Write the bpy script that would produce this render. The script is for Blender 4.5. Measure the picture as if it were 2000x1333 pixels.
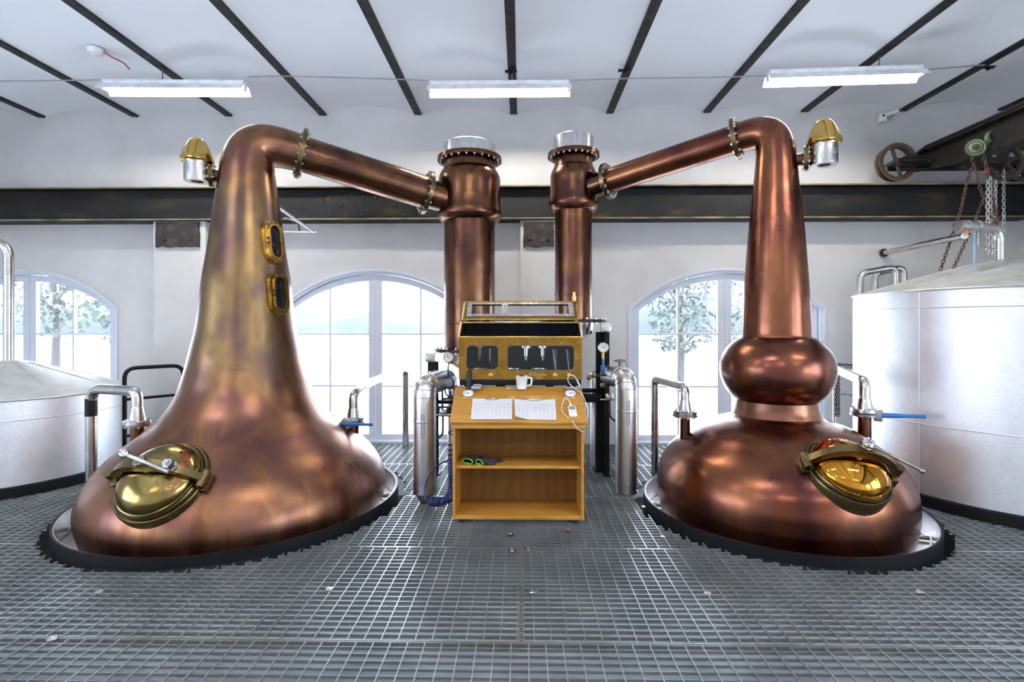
import bpy, math, random
from mathutils import Vector, Matrix, Quaternion
import bmesh
random.seed(7)
for o in list(bpy.data.objects): bpy.data.objects.remove(o)
S = bpy.context.scene
COL = S.collection
PI = math.pi
R = math.radians

# ------------------------------------------------------------------ camera
CAMH, PSI, HY, F = 1.55, 0.018, 636.0, 1000.0
cam_d = bpy.data.cameras.new('camera'); cam = bpy.data.objects.new('camera', cam_d); COL.objects.link(cam)
cam.location = (0, 0, CAMH); cam.rotation_euler = (R(90), 0, PSI)
cam_d.sensor_width = 36; cam_d.lens = 18.0; cam_d.shift_y = -(666.5-HY)/2000; cam_d.clip_start = .05; cam_d.clip_end = 500
S.camera = cam

# ------------------------------------------------------------------ world, exposure
w = bpy.data.worlds.new('sky'); S.world = w; w.use_nodes = True
nt = w.node_tree; bg = nt.nodes['Background']
bg.inputs[0].default_value = (.71, .82, 1, 1); bg.inputs[1].default_value = 13
vs = S.view_settings
vs.view_transform = 'Standard'; vs.look = 'None'; vs.exposure = 0.07; vs.gamma = 1; vs.use_curve_mapping = False
TUBE_STRENGTH = 190.0

# ------------------------------------------------------------------ pixel -> place
def ray(px, py):
    a = (px-1000)/F; c, s = math.cos(PSI), math.sin(PSI)
    return Vector((c*a-s, s*a+c, (HY-py)/F))
def at(px, py, Y):
    d = ray(px, py); t = Y/d.y; return Vector((d.x*t, Y, CAMH+d.z*t))
def atz(px, py, z):
    d = ray(px, py); t = (z-CAMH)/d.z; return Vector((d.x*t, d.y*t, z))

# ------------------------------------------------------------------ materials
def new_mat(name):
    m = bpy.data.materials.new(name); m.use_nodes = True
    n = m.node_tree; b = n.nodes['Principled BSDF']; return m, n, b
def add(n, t, **k):
    x = n.nodes.new(t)
    for a, v in k.items():
        if a in x.inputs: x.inputs[a].default_value = v
        else: setattr(x, a, v)
    return x
def ramp(n, stops):
    r = n.nodes.new('ShaderNodeValToRGB'); e = r.color_ramp.elements
    while len(e) > 1: e.remove(e[0])
    e[0].position, e[0].color = stops[0][0], (*stops[0][1], 1)
    for p, c in stops[1:]:
        q = e.new(p); q.color = (*c, 1)
    return r
def coords(n, scale=(1, 1, 1), rot=(0, 0, 0)):
    t = n.nodes.new('ShaderNodeTexCoord'); mp = n.nodes.new('ShaderNodeMapping')
    mp.inputs['Scale'].default_value = scale; mp.inputs['Rotation'].default_value = rot
    n.links.new(t.outputs['Object'], mp.inputs[0]); return mp.outputs[0]
def noise_mat(name, stops, scale=4, stretch=(1, 1, 1), metal=0, rough=(.4, .6), bump=0, bscale=None, detail=6, spec=.5, distort=0, bdist=.01):
    m, n, b = new_mat(name); L = n.links.new
    co = coords(n, stretch)
    t = add(n, 'ShaderNodeTexNoise', Scale=scale, Detail=detail, Distortion=distort); L(co, t.inputs['Vector'])
    r = ramp(n, stops); L(t.outputs['Fac'], r.inputs[0]); L(r.outputs[0], b.inputs['Base Color'])
    mr = add(n, 'ShaderNodeMapRange'); mr.inputs['From Min'].default_value = .3; mr.inputs['From Max'].default_value = .7
    mr.inputs['To Min'].default_value = rough[0]; mr.inputs['To Max'].default_value = rough[1]
    t2 = add(n, 'ShaderNodeTexNoise', Scale=scale*2.3, Detail=3); L(co, t2.inputs['Vector'])
    L(t2.outputs['Fac'], mr.inputs['Value']); L(mr.outputs[0], b.inputs['Roughness'])
    b.inputs['Metallic'].default_value = metal; b.inputs['Specular IOR Level'].default_value = spec
    if bump:
        t3 = add(n, 'ShaderNodeTexNoise', Scale=bscale or scale*6, Detail=4); L(coords(n), t3.inputs['Vector'])
        bp = add(n, 'ShaderNodeBump', Strength=bump, Distance=bdist); L(t3.outputs['Fac'], bp.inputs['Height']); L(bp.outputs[0], b.inputs['Normal'])
    return m
def plain(name, col, rough=.5, metal=0, emit=0, spec=.5):
    m, n, b = new_mat(name)
    b.inputs['Roughness'].default_value = rough; b.inputs['Metallic'].default_value = metal; b.inputs['Specular IOR Level'].default_value = spec
    # slight procedural variation so no surface is perfectly even
    t = add(n, 'ShaderNodeTexNoise', Scale=9, Detail=3); n.links.new(coords(n), t.inputs['Vector'])
    c2 = tuple(min(1, x*1.12) for x in col); c1 = tuple(x*.9 for x in col)
    r = ramp(n, [(.35, c1), (.65, c2)]); n.links.new(t.outputs['Fac'], r.inputs[0]); n.links.new(r.outputs[0], b.inputs['Base Color'])
    if emit:
        b.inputs['Emission Color'].default_value = (*col, 1); b.inputs['Emission Strength'].default_value = emit
    return m
M = {}
M['wall'] = noise_mat('lime_washed_plaster', [(.3, (.60, .585, .575)), (.7, (.67, .66, .65))], 2.2, rough=(.75, .95), bump=.35, bscale=9, spec=.2, bdist=.012)
M['ceiling'] = noise_mat('white_ceiling_plaster', [(.3, (.86, .875, .91)), (.7, (.90, .91, .94))], 1.5, rough=(.8, .95), bump=.2, bscale=12, spec=.2)
M['beam'] = noise_mat('black_painted_steel', [(.3, (.008, .008, .008)), (.62, (.018, .017, .016)), (.74, (.05, .03, .016))], 5, rough=(.45, .65), bump=.25, bscale=25, spec=.3)
M['rail'] = noise_mat('worn_black_girder', [(.3, (.010, .0105, .0105)), (.6, (.019, .0185, .0165)), (.69, (.045, .032, .016)), (.78, (.13, .07, .025))], 3.2, stretch=(.5, 1, 1.6), rough=(.45, .7), bump=.3, bscale=22, spec=.25)
M['edge'] = noise_mat('worn_flange_edge', [(.3, (.12, .09, .05)), (.7, (.42, .34, .22))], 9, stretch=(.4, 1, 1), rough=(.35, .6), metal=.3)
M['rust'] = noise_mat('rusty_plate', [(.3, (.012, .011, .010)), (.55, (.035, .027, .021)), (.72, (.10, .075, .055))], 9, rough=(.55, .85), bump=.6, bscale=35)
M['rivet'] = noise_mat('rusty_rivet', [(.3, (.03, .013, .010)), (.7, (.085, .032, .02))], 12, rough=(.5, .8))

def copper(name, stops, streak, rough, upper=None):
    m, n, b = new_mat(name); L = n.links.new
    co = coords(n)
    t = add(n, 'ShaderNodeTexNoise', Scale=2.1, Detail=3, Roughness=.5, Distortion=.2); L(coords(n, (1, 1, .55)), t.inputs['Vector'])
    r = ramp(n, stops); L(t.outputs['Fac'], r.inputs[0])
    if upper:
        ru = ramp(n, upper); L(t.outputs['Fac'], ru.inputs[0])
        sz = add(n, 'ShaderNodeSeparateXYZ'); L(co, sz.inputs[0])
        tn = add(n, 'ShaderNodeTexNoise', Scale=1.6, Detail=3); L(co, tn.inputs['Vector'])
        az_ = add(n, 'ShaderNodeMath', operation='MULTIPLY_ADD'); L(tn.outputs['Fac'], az_.inputs[0]); az_.inputs[1].default_value = .9; L(sz.outputs['Z'], az_.inputs[2])
        dv = add(n, 'ShaderNodeMath', operation='DIVIDE'); L(az_.outputs[0], dv.inputs[0]); dv.inputs[1].default_value = 4.0
        zr = ramp(n, [(.32, (0, 0, 0)), (.46, (1, 1, 1)), (.74, (1, 1, 1)), (.86, (.1, .1, .1))]); L(dv.outputs[0], zr.inputs[0])
        mu_ = add(n, 'ShaderNodeMix', data_type='RGBA'); L(zr.outputs[0], mu_.inputs['Factor']); L(r.outputs[0], mu_.inputs[6]); L(ru.outputs[0], mu_.inputs[7]); r = mu_
    # vertical run marks (drips burnt into the lower shell)
    t2 = add(n, 'ShaderNodeTexNoise', Scale=9, Detail=5); L(coords(n, (1, 1, .12)), t2.inputs['Vector'])
    r2 = ramp(n, [(.5, (0, 0, 0)), (.68, (1, 1, 1))]); L(t2.outputs['Fac'], r2.inputs[0])
    sx = add(n, 'ShaderNodeSeparateXYZ'); L(co, sx.inputs[0])
    mr = add(n, 'ShaderNodeMapRange'); mr.inputs['From Min'].default_value = .75; mr.inputs['From Max'].default_value = .0
    L(sx.outputs['Z'], mr.inputs['Value'])
    mu = add(n, 'ShaderNodeMath', operation='MULTIPLY'); L(mr.outputs[0], mu.inputs[0]); L(r2.outputs[0], mu.inputs[1])
    mu2 = add(n, 'ShaderNodeMath', operation='MULTIPLY'); mu2.inputs[1].default_value = .75; L(mu.outputs[0], mu2.inputs[0])
    mx = add(n, 'ShaderNodeMix', data_type='RGBA'); L(mu2.outputs[0], mx.inputs['Factor']); L(r.outputs[2] if upper else r.outputs[0], mx.inputs[6]); mx.inputs[7].default_value = (*streak, 1)
    L(mx.outputs[2], b.inputs['Base Color'])
    b.inputs['Metallic'].default_value = 1
    t3 = add(n, 'ShaderNodeTexNoise', Scale=2.5, Detail=2); L(co, t3.inputs['Vector'])
    m3 = add(n, 'ShaderNodeMapRange'); m3.inputs['From Min'].default_value = .3; m3.inputs['From Max'].default_value = .7
    m3.inputs['To Min'].default_value = rough[0]; m3.inputs['To Max'].default_value = rough[1]
    L(t3.outputs['Fac'], m3.inputs['Value']); L(m3.outputs[0], b.inputs['Roughness'])
    t4 = add(n, 'ShaderNodeTexNoise', Scale=2.6, Detail=1.5); L(co, t4.inputs['Vector'])
    bp = add(n, 'ShaderNodeBump', Strength=.35, Distance=.03); L(t4.outputs['Fac'], bp.inputs['Height']); L(bp.outputs[0], b.inputs['Normal'])
    return m
M['copper_old'] = copper('tarnished_copper', [(.28, (.08, .036, .034)), (.42, (.18, .085, .056)), (.52, (.28, .135, .07)), (.62, (.19, .088, .078)), (.75, (.34, .175, .07))], (.13, .042, .012), (.27, .38), [(.28, (.08, .05, .055)), (.4, (.15, .095, .075)), (.5, (.26, .17, .075)), (.58, (.14, .085, .08)), (.66, (.24, .15, .07)), (.76, (.44, .27, .07))])
M['copper_neck'] = copper('bronzed_copper_neck', [(.25, (.10, .06, .06)), (.4, (.15, .095, .075)), (.52, (.21, .14, .08)), (.62, (.18, .11, .085)), (.75, (.30, .19, .07))], (.3, .16, .05), (.26, .36))
M['copper_new'] = copper('polished_red_copper', [(.28, (.085, .03, .03)), (.45, (.17, .062, .042)), (.55, (.235, .095, .048)), (.68, (.15, .055, .05)), (.78, (.29, .14, .05))], (.2, .06, .02), (.2, .31))
M['copper_pipe'] = copper('oxidised_copper_column', [(.28, (.045, .022, .022)), (.42, (.10, .045, .034)), (.52, (.17, .08, .04)), (.62, (.085, .038, .038)), (.75, (.22, .11, .04))], (.28, .10, .04), (.2, .34))
M['brass'] = noise_mat('polished_brass', [(.3, (.50, .32, .08)), (.6, (.66, .44, .13)), (.75, (.42, .27, .1))], 5, metal=1, rough=(.1, .22), distort=.5)
M['brass_dull'] = noise_mat('aged_brass', [(.3, (.16, .115, .05)), (.7, (.24, .175, .08))], 4, metal=1, rough=(.25, .34), detail=2)
M['brass_hatch'] = noise_mat('olive_tarnished_brass', [(.3, (.20, .145, .045)), (.5, (.30, .22, .075)), (.7, (.22, .155, .055))], 6, metal=1, rough=(.15, .24), distort=.6, detail=3)
M['gold'] = noise_mat('amber_polished_brass', [(.3, (.52, .21, .02)), (.7, (.62, .29, .04))], 3, metal=1, rough=(.03, .08))
M['safe_brass'] = noise_mat('brass_sheet', [(.25, (.20, .09, .012)), (.45, (.33, .18, .03)), (.6, (.25, .14, .04)), (.75, (.42, .18, .02))], 5, stretch=(1, 1, .7), metal=1, rough=(.15, .32), distort=1.2)
M['steel'] = noise_mat('brushed_stainless', [(.3, (.55, .54, .52)), (.7, (.68, .67, .65))], 6, metal=1, rough=(.16, .3))
M['steel_dark'] = noise_mat('dull_steel', [(.3, (.22, .2, .18)), (.7, (.36, .33, .3))], 8, metal=1, rough=(.25, .42))
M['bolt'] = plain('zinc_bolt', (.7, .7, .68), .22, 1)
M['chrome'] = plain('chrome', (.75, .75, .76), .08, 1)
def tank_mat():
    m, n, b = new_mat('stucco_aluminium_cladding'); L = n.links.new
    v = add(n, 'ShaderNodeTexVoronoi', Scale=38); L(coords(n), v.inputs['Vector'])
    t = add(n, 'ShaderNodeTexNoise', Scale=7, Detail=8, Roughness=.75); L(coords(n, (1, 1, .6)), t.inputs['Vector'])
    r = ramp(n, [(.3, (.76, .76, .78)), (.7, (.88, .88, .9))]); L(t.outputs['Fac'], r.inputs[0]); L(r.outputs[0], b.inputs['Base Color'])
    b.inputs['Metallic'].default_value = .92
    mr = add(n, 'ShaderNodeMapRange'); mr.inputs['To Min'].default_value = .42; mr.inputs['To Max'].default_value = .56
    L(t.outputs['Fac'], mr.inputs['Value']); L(mr.outputs[0], b.inputs['Roughness'])
    bp = add(n, 'ShaderNodeBump', Strength=.12, Distance=.004); L(v.outputs['Distance'], bp.inputs['Height']); L(bp.outputs[0], b.inputs['Normal'])
    return m
M['tank'] = tank_mat()
M['cone'] = noise_mat('dusty_aluminium_cone', [(.3, (.60, .61, .58)), (.7, (.78, .79, .76))], 5, stretch=(1, 1, 2), metal=.6, rough=(.35, .55))
M['duct'] = noise_mat('aluminium_pipe_jacket', [(.3, (.60, .59, .59)), (.7, (.70, .69, .68))], 6, metal=1, rough=(.30, .38), detail=2)
M['grate'] = noise_mat('galvanised_grating', [(.3, (.36, .38, .38)), (.7, (.48, .50, .50))], 3, metal=.75, rough=(.28, .36), detail=2)
M['void'] = plain('shade_under_grating', (.06, .065, .065), .9)
M['slab'] = noise_mat('pale_bounce_concrete', [(.3, (.50, .51, .52)), (.7, (.60, .61, .62))], 2, rough=(.6, .8), bump=.2)  # unseen floor, made paler to bounce lamp light up to the ceiling
M['black'] = plain('black_coated_steel', (.006, .0065, .008), .5, spec=.2)
M['blacksheet'] = plain('black_rubber', (.012, .012, .014), .6)
M['blue'] = plain('blue_paint', (.012, .12, .36), .3)
M['paleblue'] = plain('pale_blue_tube', (.25, .42, .6), .35)
M['bluehose'] = plain('blue_plastic_tube', (.008, .02, .12), .3)
M['white'] = plain('white_enamel', (.82, .83, .84), .35)
M['plastic'] = plain('white_plastic', (.78, .77, .74), .4)
M['greyp'] = plain('grey_plastic', (.3, .3, .31), .45)
M['frame'] = noise_mat('white_painted_joinery', [(.3, (.62, .645, .72)), (.7, (.68, .70, .77))], 3, rough=(.4, .55))
M['red'] = plain('red_paint', (.5, .03, .015), .4)
M['pink'] = plain('red_cable', (.45, .02, .03), .4)
M['orange'] = plain('orange_tag', (.8, .16, .02), .4)
M['paper'] = noise_mat('printed_paper', [(.3, (.60, .60, .62)), (.7, (.64, .64, .66))], 6, rough=(.6, .7))
M['ink'] = plain('grey_print', (.36, .37, .40), .7)
M['dial'] = plain('dial_face', (.82, .82, .8), .4)
M['lcd'] = plain('grey_green_display', (.16, .25, .2), .25)
M['green'] = plain('lime_trim', (.22, .75, .03), .5)
M['glovem'] = noise_mat('dark_knit_fabric', [(.3, (.012, .010, .012)), (.7, (.035, .03, .035))], 30, rough=(.85, .95))
M['pulley'] = noise_mat('green_enamelled_iron', [(.3, (.07, .16, .10)), (.55, (.22, .34, .19)), (.72, (.36, .28, .10))], 9, rough=(.35, .5))
M['chain_rust'] = noise_mat('brown_chain', [(.3, (.06, .035, .025)), (.7, (.16, .09, .06))], 12, rough=(.4, .6), metal=.5)
M['chain_dark'] = plain('dark_chain', (.03, .025, .025), .45, .5)
M['chain_zinc'] = plain('zinc_chain', (.6, .6, .58), .3, 1)
M['etch'] = plain('pale_etched_lettering', (.42, .34, .16), .5)
M['machine'] = noise_mat('greasy_black_iron', [(.3, (.006, .006, .006)), (.6, (.016, .014, .012)), (.76, (.08, .05, .028))], 7, rough=(.4, .6), bump=.3, spec=.3)
M['wheel'] = noise_mat('iron_wheel', [(.3, (.02, .018, .016)), (.7, (.08, .05, .035))], 7, rough=(.35, .55))
M['tyre'] = noise_mat('bare_rusty_tread', [(.3, (.12, .07, .035)), (.7, (.34, .22, .12))], 7, rough=(.3, .5), metal=.6)
M['inner'] = plain('dark_cabinet_inside', (.012, .012, .016), .5, spec=.15)  # near-black colour for the back and top panels of the safe
M['ground'] = noise_mat('pale_grass_and_gravel', [(.35, (.62, .66, .6)), (.6, (.74, .75, .72))], .8, rough=(.8, .9))
M['water'] = plain('still_lake', (.55, .6, .64), .12)
M['hill'] = noise_mat('hazy_hillside', [(.35, (.038, .048, .052)), (.6, (.055, .065, .068))], .05, rough=(.9, 1))
M['leaf'] = noise_mat('pale_spring_foliage', [(.35, (.055, .07, .06)), (.6, (.09, .105, .09))], 3, rough=(.7, .9))
M['bark'] = plain('grey_bark', (.06, .055, .05), .9)
def wood():
    m, n, b = new_mat('golden_oak_veneer'); L = n.links.new
    t = add(n, 'ShaderNodeTexNoise', Scale=3, Detail=6, Distortion=2.2, Roughness=.6); L(coords(n, (.45, 6, 3)), t.inputs['Vector'])
    r = ramp(n, [(.32, (.36, .16, .022)), (.5, (.46, .22, .035)), (.68, (.54, .28, .055))]); L(t.outputs['Fac'], r.inputs[0]); L(r.outputs[0], b.inputs['Base Color'])
    b.inputs['Roughness'].default_value = .33
    return m
M['wood'] = wood()
def woodv():
    m, n, b = new_mat('shade_darkened_oak'); L = n.links.new
    t = add(n, 'ShaderNodeTexWave', Scale=1.3, Distortion=14, Detail=3); t.inputs['Detail Scale'].default_value = .7; t.wave_type = 'BANDS'; t.bands_direction = 'X'
    L(coords(n, (2.5, 1, .35)), t.inputs['Vector'])
    r = ramp(n, [(.2, (.15, .065, .014)), (.8, (.175, .078, .017))]); L(t.outputs['Fac'], r.inputs[0]); L(r.outputs[0], b.inputs['Base Color'])  # oak colour darkened to hold the shade of the shelf recess
    b.inputs['Roughness'].default_value = .5; b.inputs['Specular IOR Level'].default_value = .12
    return m
M['woodv'] = woodv()
def glass(name='thin_window_glass', tint=(1, 1, 1), refl=.03, ior=1.45):
    m, n, b = new_mat(name); n.nodes.remove(b); L = n.links.new
    tr = add(n, 'ShaderNodeBsdfTransparent'); tr.inputs[0].default_value = (*tint, 1)
    gl = add(n, 'ShaderNodeBsdfGlossy'); gl.inputs['Roughness'].default_value = .02
    fr = add(n, 'ShaderNodeLayerWeight', Blend=.5); mx = add(n, 'ShaderNodeMixShader')
    pw = add(n, 'ShaderNodeMath', operation='POWER'); pw.inputs[1].default_value = 5; L(fr.outputs['Facing'], pw.inputs[0])
    ad = add(n, 'ShaderNodeMath', operation='MULTIPLY_ADD'); ad.inputs[1].default_value = .9; ad.inputs[2].default_value = refl; L(pw.outputs[0], ad.inputs[0])
    L(ad.outputs[0], mx.inputs[0]); L(tr.outputs[0], mx.inputs[1]); L(gl.outputs[0], mx.inputs[2])
    L(mx.outputs[0], n.nodes['Material Output'].inputs[0]); return m
M['glass'] = glass()
M['darkglass'] = plain('dark_sight_glass', (.01, .012, .02), .05)
M['safeglass'] = glass('safe_glass', (.93, .95, .97), .02)
m_, n_, b_ = new_mat('fluorescent_tube'); b_.inputs['Base Color'].default_value = (.9, .9, .9, 1)
b_.inputs['Emission Color'].default_value = (1, .93, .83, 1); b_.inputs['Emission Strength'].default_value = TUBE_STRENGTH; M['tube'] = m_

# ------------------------------------------------------------------ mesh builder
ORG = {}
def rot_to(d):
    return Vector((0, 0, 1)).rotation_difference(Vector(d).normalized()).to_matrix().to_4x4()
def frame(o, u, v, n):
    m = Matrix((u, v, n)).transposed().to_4x4(); m.translation = o; return m
class MB:
    def __init__(s): s.v = []; s.f = []; s.mi = []; s.mats = []
    def _m(s, mat):
        if mat is None: return 0
        if mat not in s.mats: s.mats.append(mat)
        return s.mats.index(mat)
    def addm(s, vs, fs, T=None, mat=None):
        k = len(s.v); i = s._m(mat)
        for p in vs:
            p = Vector(p); s.v.append(T @ p if T is not None else p)
        for f in fs: s.f.append([a+k for a in f]); s.mi.append(i)
        return s
    def box(s, c, d, T=None, mat=None, bev=0):
        x, y, z = [a/2 for a in d]; c = Vector(c)
        if bev:
            b = min(bev, x*.95, y*.95, z*.95); pts = []
            bm = bmesh.new(); bmesh.ops.create_cube(bm, size=1, matrix=Matrix.Diagonal((d[0], d[1], d[2], 1)))
            bmesh.ops.bevel(bm, geom=bm.edges[:], offset=b, segments=2, profile=.5, affect='EDGES')
            bm.verts.index_update()
            s.addm([v.co+c for v in bm.verts], [[v.index for v in f.verts] for f in bm.faces], T, mat); bm.free(); return s
        vs = [c+Vector((sx*x, sy*y, sz*z)) for sz in (-1, 1) for sy in (-1, 1) for sx in (-1, 1)]
        return s.addm(vs, [(0, 2, 3, 1), (4, 5, 7, 6), (0, 1, 5, 4), (2, 6, 7, 3), (0, 4, 6, 2), (1, 3, 7, 5)], T, mat)
    def bx(s, x0, x1, y0, y1, z0, z1, mat=None, bev=0):
        return s.box(((x0+x1)/2, (y0+y1)/2, (z0+z1)/2), (abs(x1-x0), abs(y1-y0), abs(z1-z0)), None, mat, bev)
    def lathe(s, prof, c=(0, 0, 0), T=None, n=48, cap0=True, cap1=True, mat=None):
        c = Vector(c); vs = []; fs = []
        for r, z in prof:
            for i in range(n):
                a = 2*PI*i/n; vs.append(c+Vector((r*math.cos(a), r*math.sin(a), z)))
        for j in range(len(prof)-1):
            for i in range(n):
                k = (i+1) % n; fs.append((j*n+i, j*n+k, (j+1)*n+k, (j+1)*n+i))
        if cap0: fs.append(list(range(n))[::-1])
        if cap1: fs.append([(len(prof)-1)*n+i for i in range(n)])
        return s.addm(vs, fs, T, mat)
    def cyl(s, p0, p1, r, n=20, r1=None, mat=None):
        p0, p1 = Vector(p0), Vector(p1); T = Matrix.Translation(p0) @ rot_to(p1-p0)
        return s.lathe([(r, 0), (r if r1 is None else r1, (p1-p0).length)], T=T, n=n, mat=mat)
    def tube(s, pts, rad, n=12, mat=None, closed=False, cap=True):
        pts = [Vector(p) for p in pts]; N = len(pts)
        rr = rad if isinstance(rad, (list, tuple)) else [rad]*N
        vs = []; fs = []; up = None
        for i, p in enumerate(pts):
            if closed: t = pts[(i+1) % N]-pts[i-1]
            else: t = pts[min(i+1, N-1)]-pts[max(i-1, 0)]
            t.normalize()
            if up is None:
                up = t.cross(Vector((0, 0, 1)))
                if up.length < .1: up = t.cross(Vector((0, 1, 0)))
            up = (up-t*up.dot(t)).normalized(); q = t.cross(up)
            for k in range(n):
                a = 2*PI*k/n; vs.append(p+(up*math.cos(a)+q*math.sin(a))*rr[i])
        for i in range(N if closed else N-1):
            j = (i+1) % N
            for k in range(n):
                l = (k+1) % n; fs.append((i*n+k, i*n+l, j*n+l, j*n+k))
        if cap and not closed:
            fs.append(list(range(n))[::-1]); fs.append([(N-1)*n+k for k in range(n)])
        return s.addm(vs, fs, None, mat)
    def torus(s, c, axis, R_, r, n=40, m=10, mat=None):
        T = Matrix.Translation(Vector(c)) @ rot_to(axis)
        pts = [T @ Vector((R_*math.cos(2*PI*i/n), R_*math.sin(2*PI*i/n), 0)) for i in range(n)]
        return s.tube(pts, r, m, mat, closed=True)
    def sphere(s, c, r, n=20, m=12, sc=(1, 1, 1), T=None, mat=None):
        vs = [Vector((0, 0, -1))]; fs = []
        for j in range(1, m):
            a = -PI/2+PI*j/m
            for i in range(n): b = 2*PI*i/n; vs.append(Vector((math.cos(a)*math.cos(b), math.cos(a)*math.sin(b), math.sin(a))))
        vs.append(Vector((0, 0, 1)))
        for i in range(n): fs.append((0, 1+(i+1) % n, 1+i))
        for j in range(m-2):
            for i in range(n): k = (i+1) % n; fs.append((1+j*n+i, 1+j*n+k, 1+(j+1)*n+k, 1+(j+1)*n+i))
        L_ = len(vs)-1
        for i in range(n): fs.append((L_, 1+(m-2)*n+i, 1+(m-2)*n+(i+1) % n))
        c = Vector(c); return s.addm([Vector((v.x*r*sc[0], v.y*r*sc[1], v.z*r*sc[2]))+c for v in vs], fs, T, mat)
    def prism(s, poly, h, T=None, mat=None):
        n = len(poly); vs = [(x, y, -h/2) for x, y in poly]+[(x, y, h/2) for x, y in poly]
        fs = [list(range(n))[::-1], [n+i for i in range(n)]]+[(i, (i+1) % n, n+(i+1) % n, n+i) for i in range(n)]
        return s.addm(vs, fs, T, mat)
    def plate(s, outer, holes, th, T=None, mat=None):
        cu = bpy.data.curves.new('t', 'CURVE'); cu.dimensions = '2D'; cu.fill_mode = 'BOTH'; cu.extrude = th/2
        for P in [outer]+list(holes):
            sp = cu.splines.new('POLY'); sp.points.add(len(P)-1); sp.use_cyclic_u = True
            for i, p in enumerate(P): sp.points[i].co = (p[0], p[1], 0, 1)
        o = bpy.data.objects.new('t', cu); me = bpy.data.meshes.new_from_object(o)
        s.addm([v.co.copy() for v in me.vertices], [list(p.vertices) for p in me.polygons], T, mat)
        bpy.data.objects.remove(o); bpy.data.curves.remove(cu); bpy.data.meshes.remove(me); return s
    def text(s, txt, size, T, mat=None, th=.001, align='CENTER'):
        cu = bpy.data.curves.new('t', 'FONT'); cu.body = txt; cu.size = size; cu.extrude = th; cu.align_x = align; cu.align_y = 'CENTER'
        o = bpy.data.objects.new('t', cu); me = bpy.data.meshes.new_from_object(o)
        s.addm([v.co.copy() for v in me.vertices], [list(p.vertices) for p in me.polygons], T, mat)
        bpy.data.objects.remove(o); bpy.data.curves.remove(cu); bpy.data.meshes.remove(me); return s
    def build(s, name, mat=None, parent=None, sharp=40, flat=False):
        if parent is not None: org = ORG[parent.name]
        else:
            xs = [v.x for v in s.v]; ys = [v.y for v in s.v]; zs = [v.z for v in s.v]
            org = Vector(((min(xs)+max(xs))/2, (min(ys)+max(ys))/2, min(zs)))
        me = bpy.data.meshes.new(name); me.from_pydata([v-org for v in s.v], [], s.f)
        if s.mats:
            for k in s.mats: me.materials.append(M[k])
            for p, i in zip(me.polygons, s.mi): p.material_index = i
        else: me.materials.append(M[mat])
        me.validate(); me.update()
        bm = bmesh.new(); bm.from_mesh(me); bmesh.ops.recalc_face_normals(bm, faces=bm.faces[:]); bm.to_mesh(me); bm.free()
        if not flat:
            me.shade_smooth(); me.set_sharp_from_angle(angle=R(sharp))
        o = bpy.data.objects.new(name, me); COL.objects.link(o)
        if parent is not None: o.parent = parent
        else: o.location = org
        ORG[o.name] = org
        return o
def tag(o, label, cat, group=None):
    o['label'] = label; o['category'] = cat
    if group: o['group'] = group
    return o
def thing(name, label, cat, loc, group=None):
    o = bpy.data.objects.new(name, None); COL.objects.link(o); o.location = loc; o.empty_display_size = .1
    ORG[o.name] = Vector(loc); return tag(o, label, cat, group)
def struct(o): o['kind'] = 'structure'; return o
def inst(src_mesh, name, parent, T):
    """a repeat of a small mesh as its own object, T = world matrix"""
    o = bpy.data.objects.new(name, src_mesh); COL.objects.link(o); o.parent = parent
    o.matrix_basis = Matrix.Translation(-ORG[parent.name]) @ T; return o
def copy_tree(o, parent=None):
    c = o.copy(); COL.objects.link(c)
    if parent: c.parent = parent
    for ch in [x for x in bpy.data.objects if x.parent == o]: copy_tree(ch, c)
    return c
def arc(c, u, v, r, a0, a1, n=10):
    c, u, v = Vector(c), Vector(u).normalized(), Vector(v).normalized()
    return [c+(u*math.cos(a0+(a1-a0)*i/n)+v*math.sin(a0+(a1-a0)*i/n))*r for i in range(n+1)]
def rounded(pts, r, n=8):
    """polyline with rounded corners"""
    pts = [Vector(p) for p in pts]; out = [pts[0]]
    for a, b, c in zip(pts, pts[1:], pts[2:]):
        d0 = (a-b); d1 = (c-b); k = min(r, d0.length*.49, d1.length*.49); p0 = b+d0.normalized()*k; p1 = b+d1.normalized()*k
        for i in range(n+1):
            t = i/n; out.append(p0*(1-t)**2+b*2*t*(1-t)+p1*t*t)
    return out+[pts[-1]]
def catmull(pts, n=8):
    pts = [Vector(p) for p in pts]; P = [pts[0]*2-pts[1]]+pts+[pts[-1]*2-pts[-2]]; out = []
    for i in range(1, len(P)-2):
        for k in range(n):
            t = k/n; a, b, c, d = P[i-1:i+3]
            out.append(.5*((2*b)+(c-a)*t+(2*a-5*b+4*c-d)*t*t+(3*b-a-3*c+d)*t**3))
    return out+[pts[-1]]
def rrect(x0, x1, y0, y1, r, n=6):
    out = []
    for cx, cy, a in ((x1-r, y1-r, 0), (x0+r, y1-r, PI/2), (x0+r, y0+r, PI), (x1-r, y0+r, 1.5*PI)):
        for i in range(n+1): out.append((cx+r*math.cos(a+PI/2*i/n), cy+r*math.sin(a+PI/2*i/n)))
    return out
def smooth_prof(pts, n=6):
    return [(p.x, p.y) for p in catmull([Vector((r, z, 0)) for r, z in pts], n)]
def bolt_mesh(r=.012, h=.012):
    b = MB(); b.lathe([(r*1.5, 0), (r*1.5, h*.25), (r*.98, h*.26), (r*.98, h)], n=6); b.lathe([(r*.5, h), (r*.5, h*1.8), (r*.3, h*1.95)], n=8)
    o = b.build('bolt', 'bolt'); me = o.data
    for v in me.vertices: v.co.z += 0
    bpy.data.objects.remove(o); return me
BOLT = bolt_mesh(.0135, .010); BOLT_S = bolt_mesh(.010, .008); BOLT_T = bolt_mesh(.006, .005); SCREW_D = bolt_mesh(.0045, .002)
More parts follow.
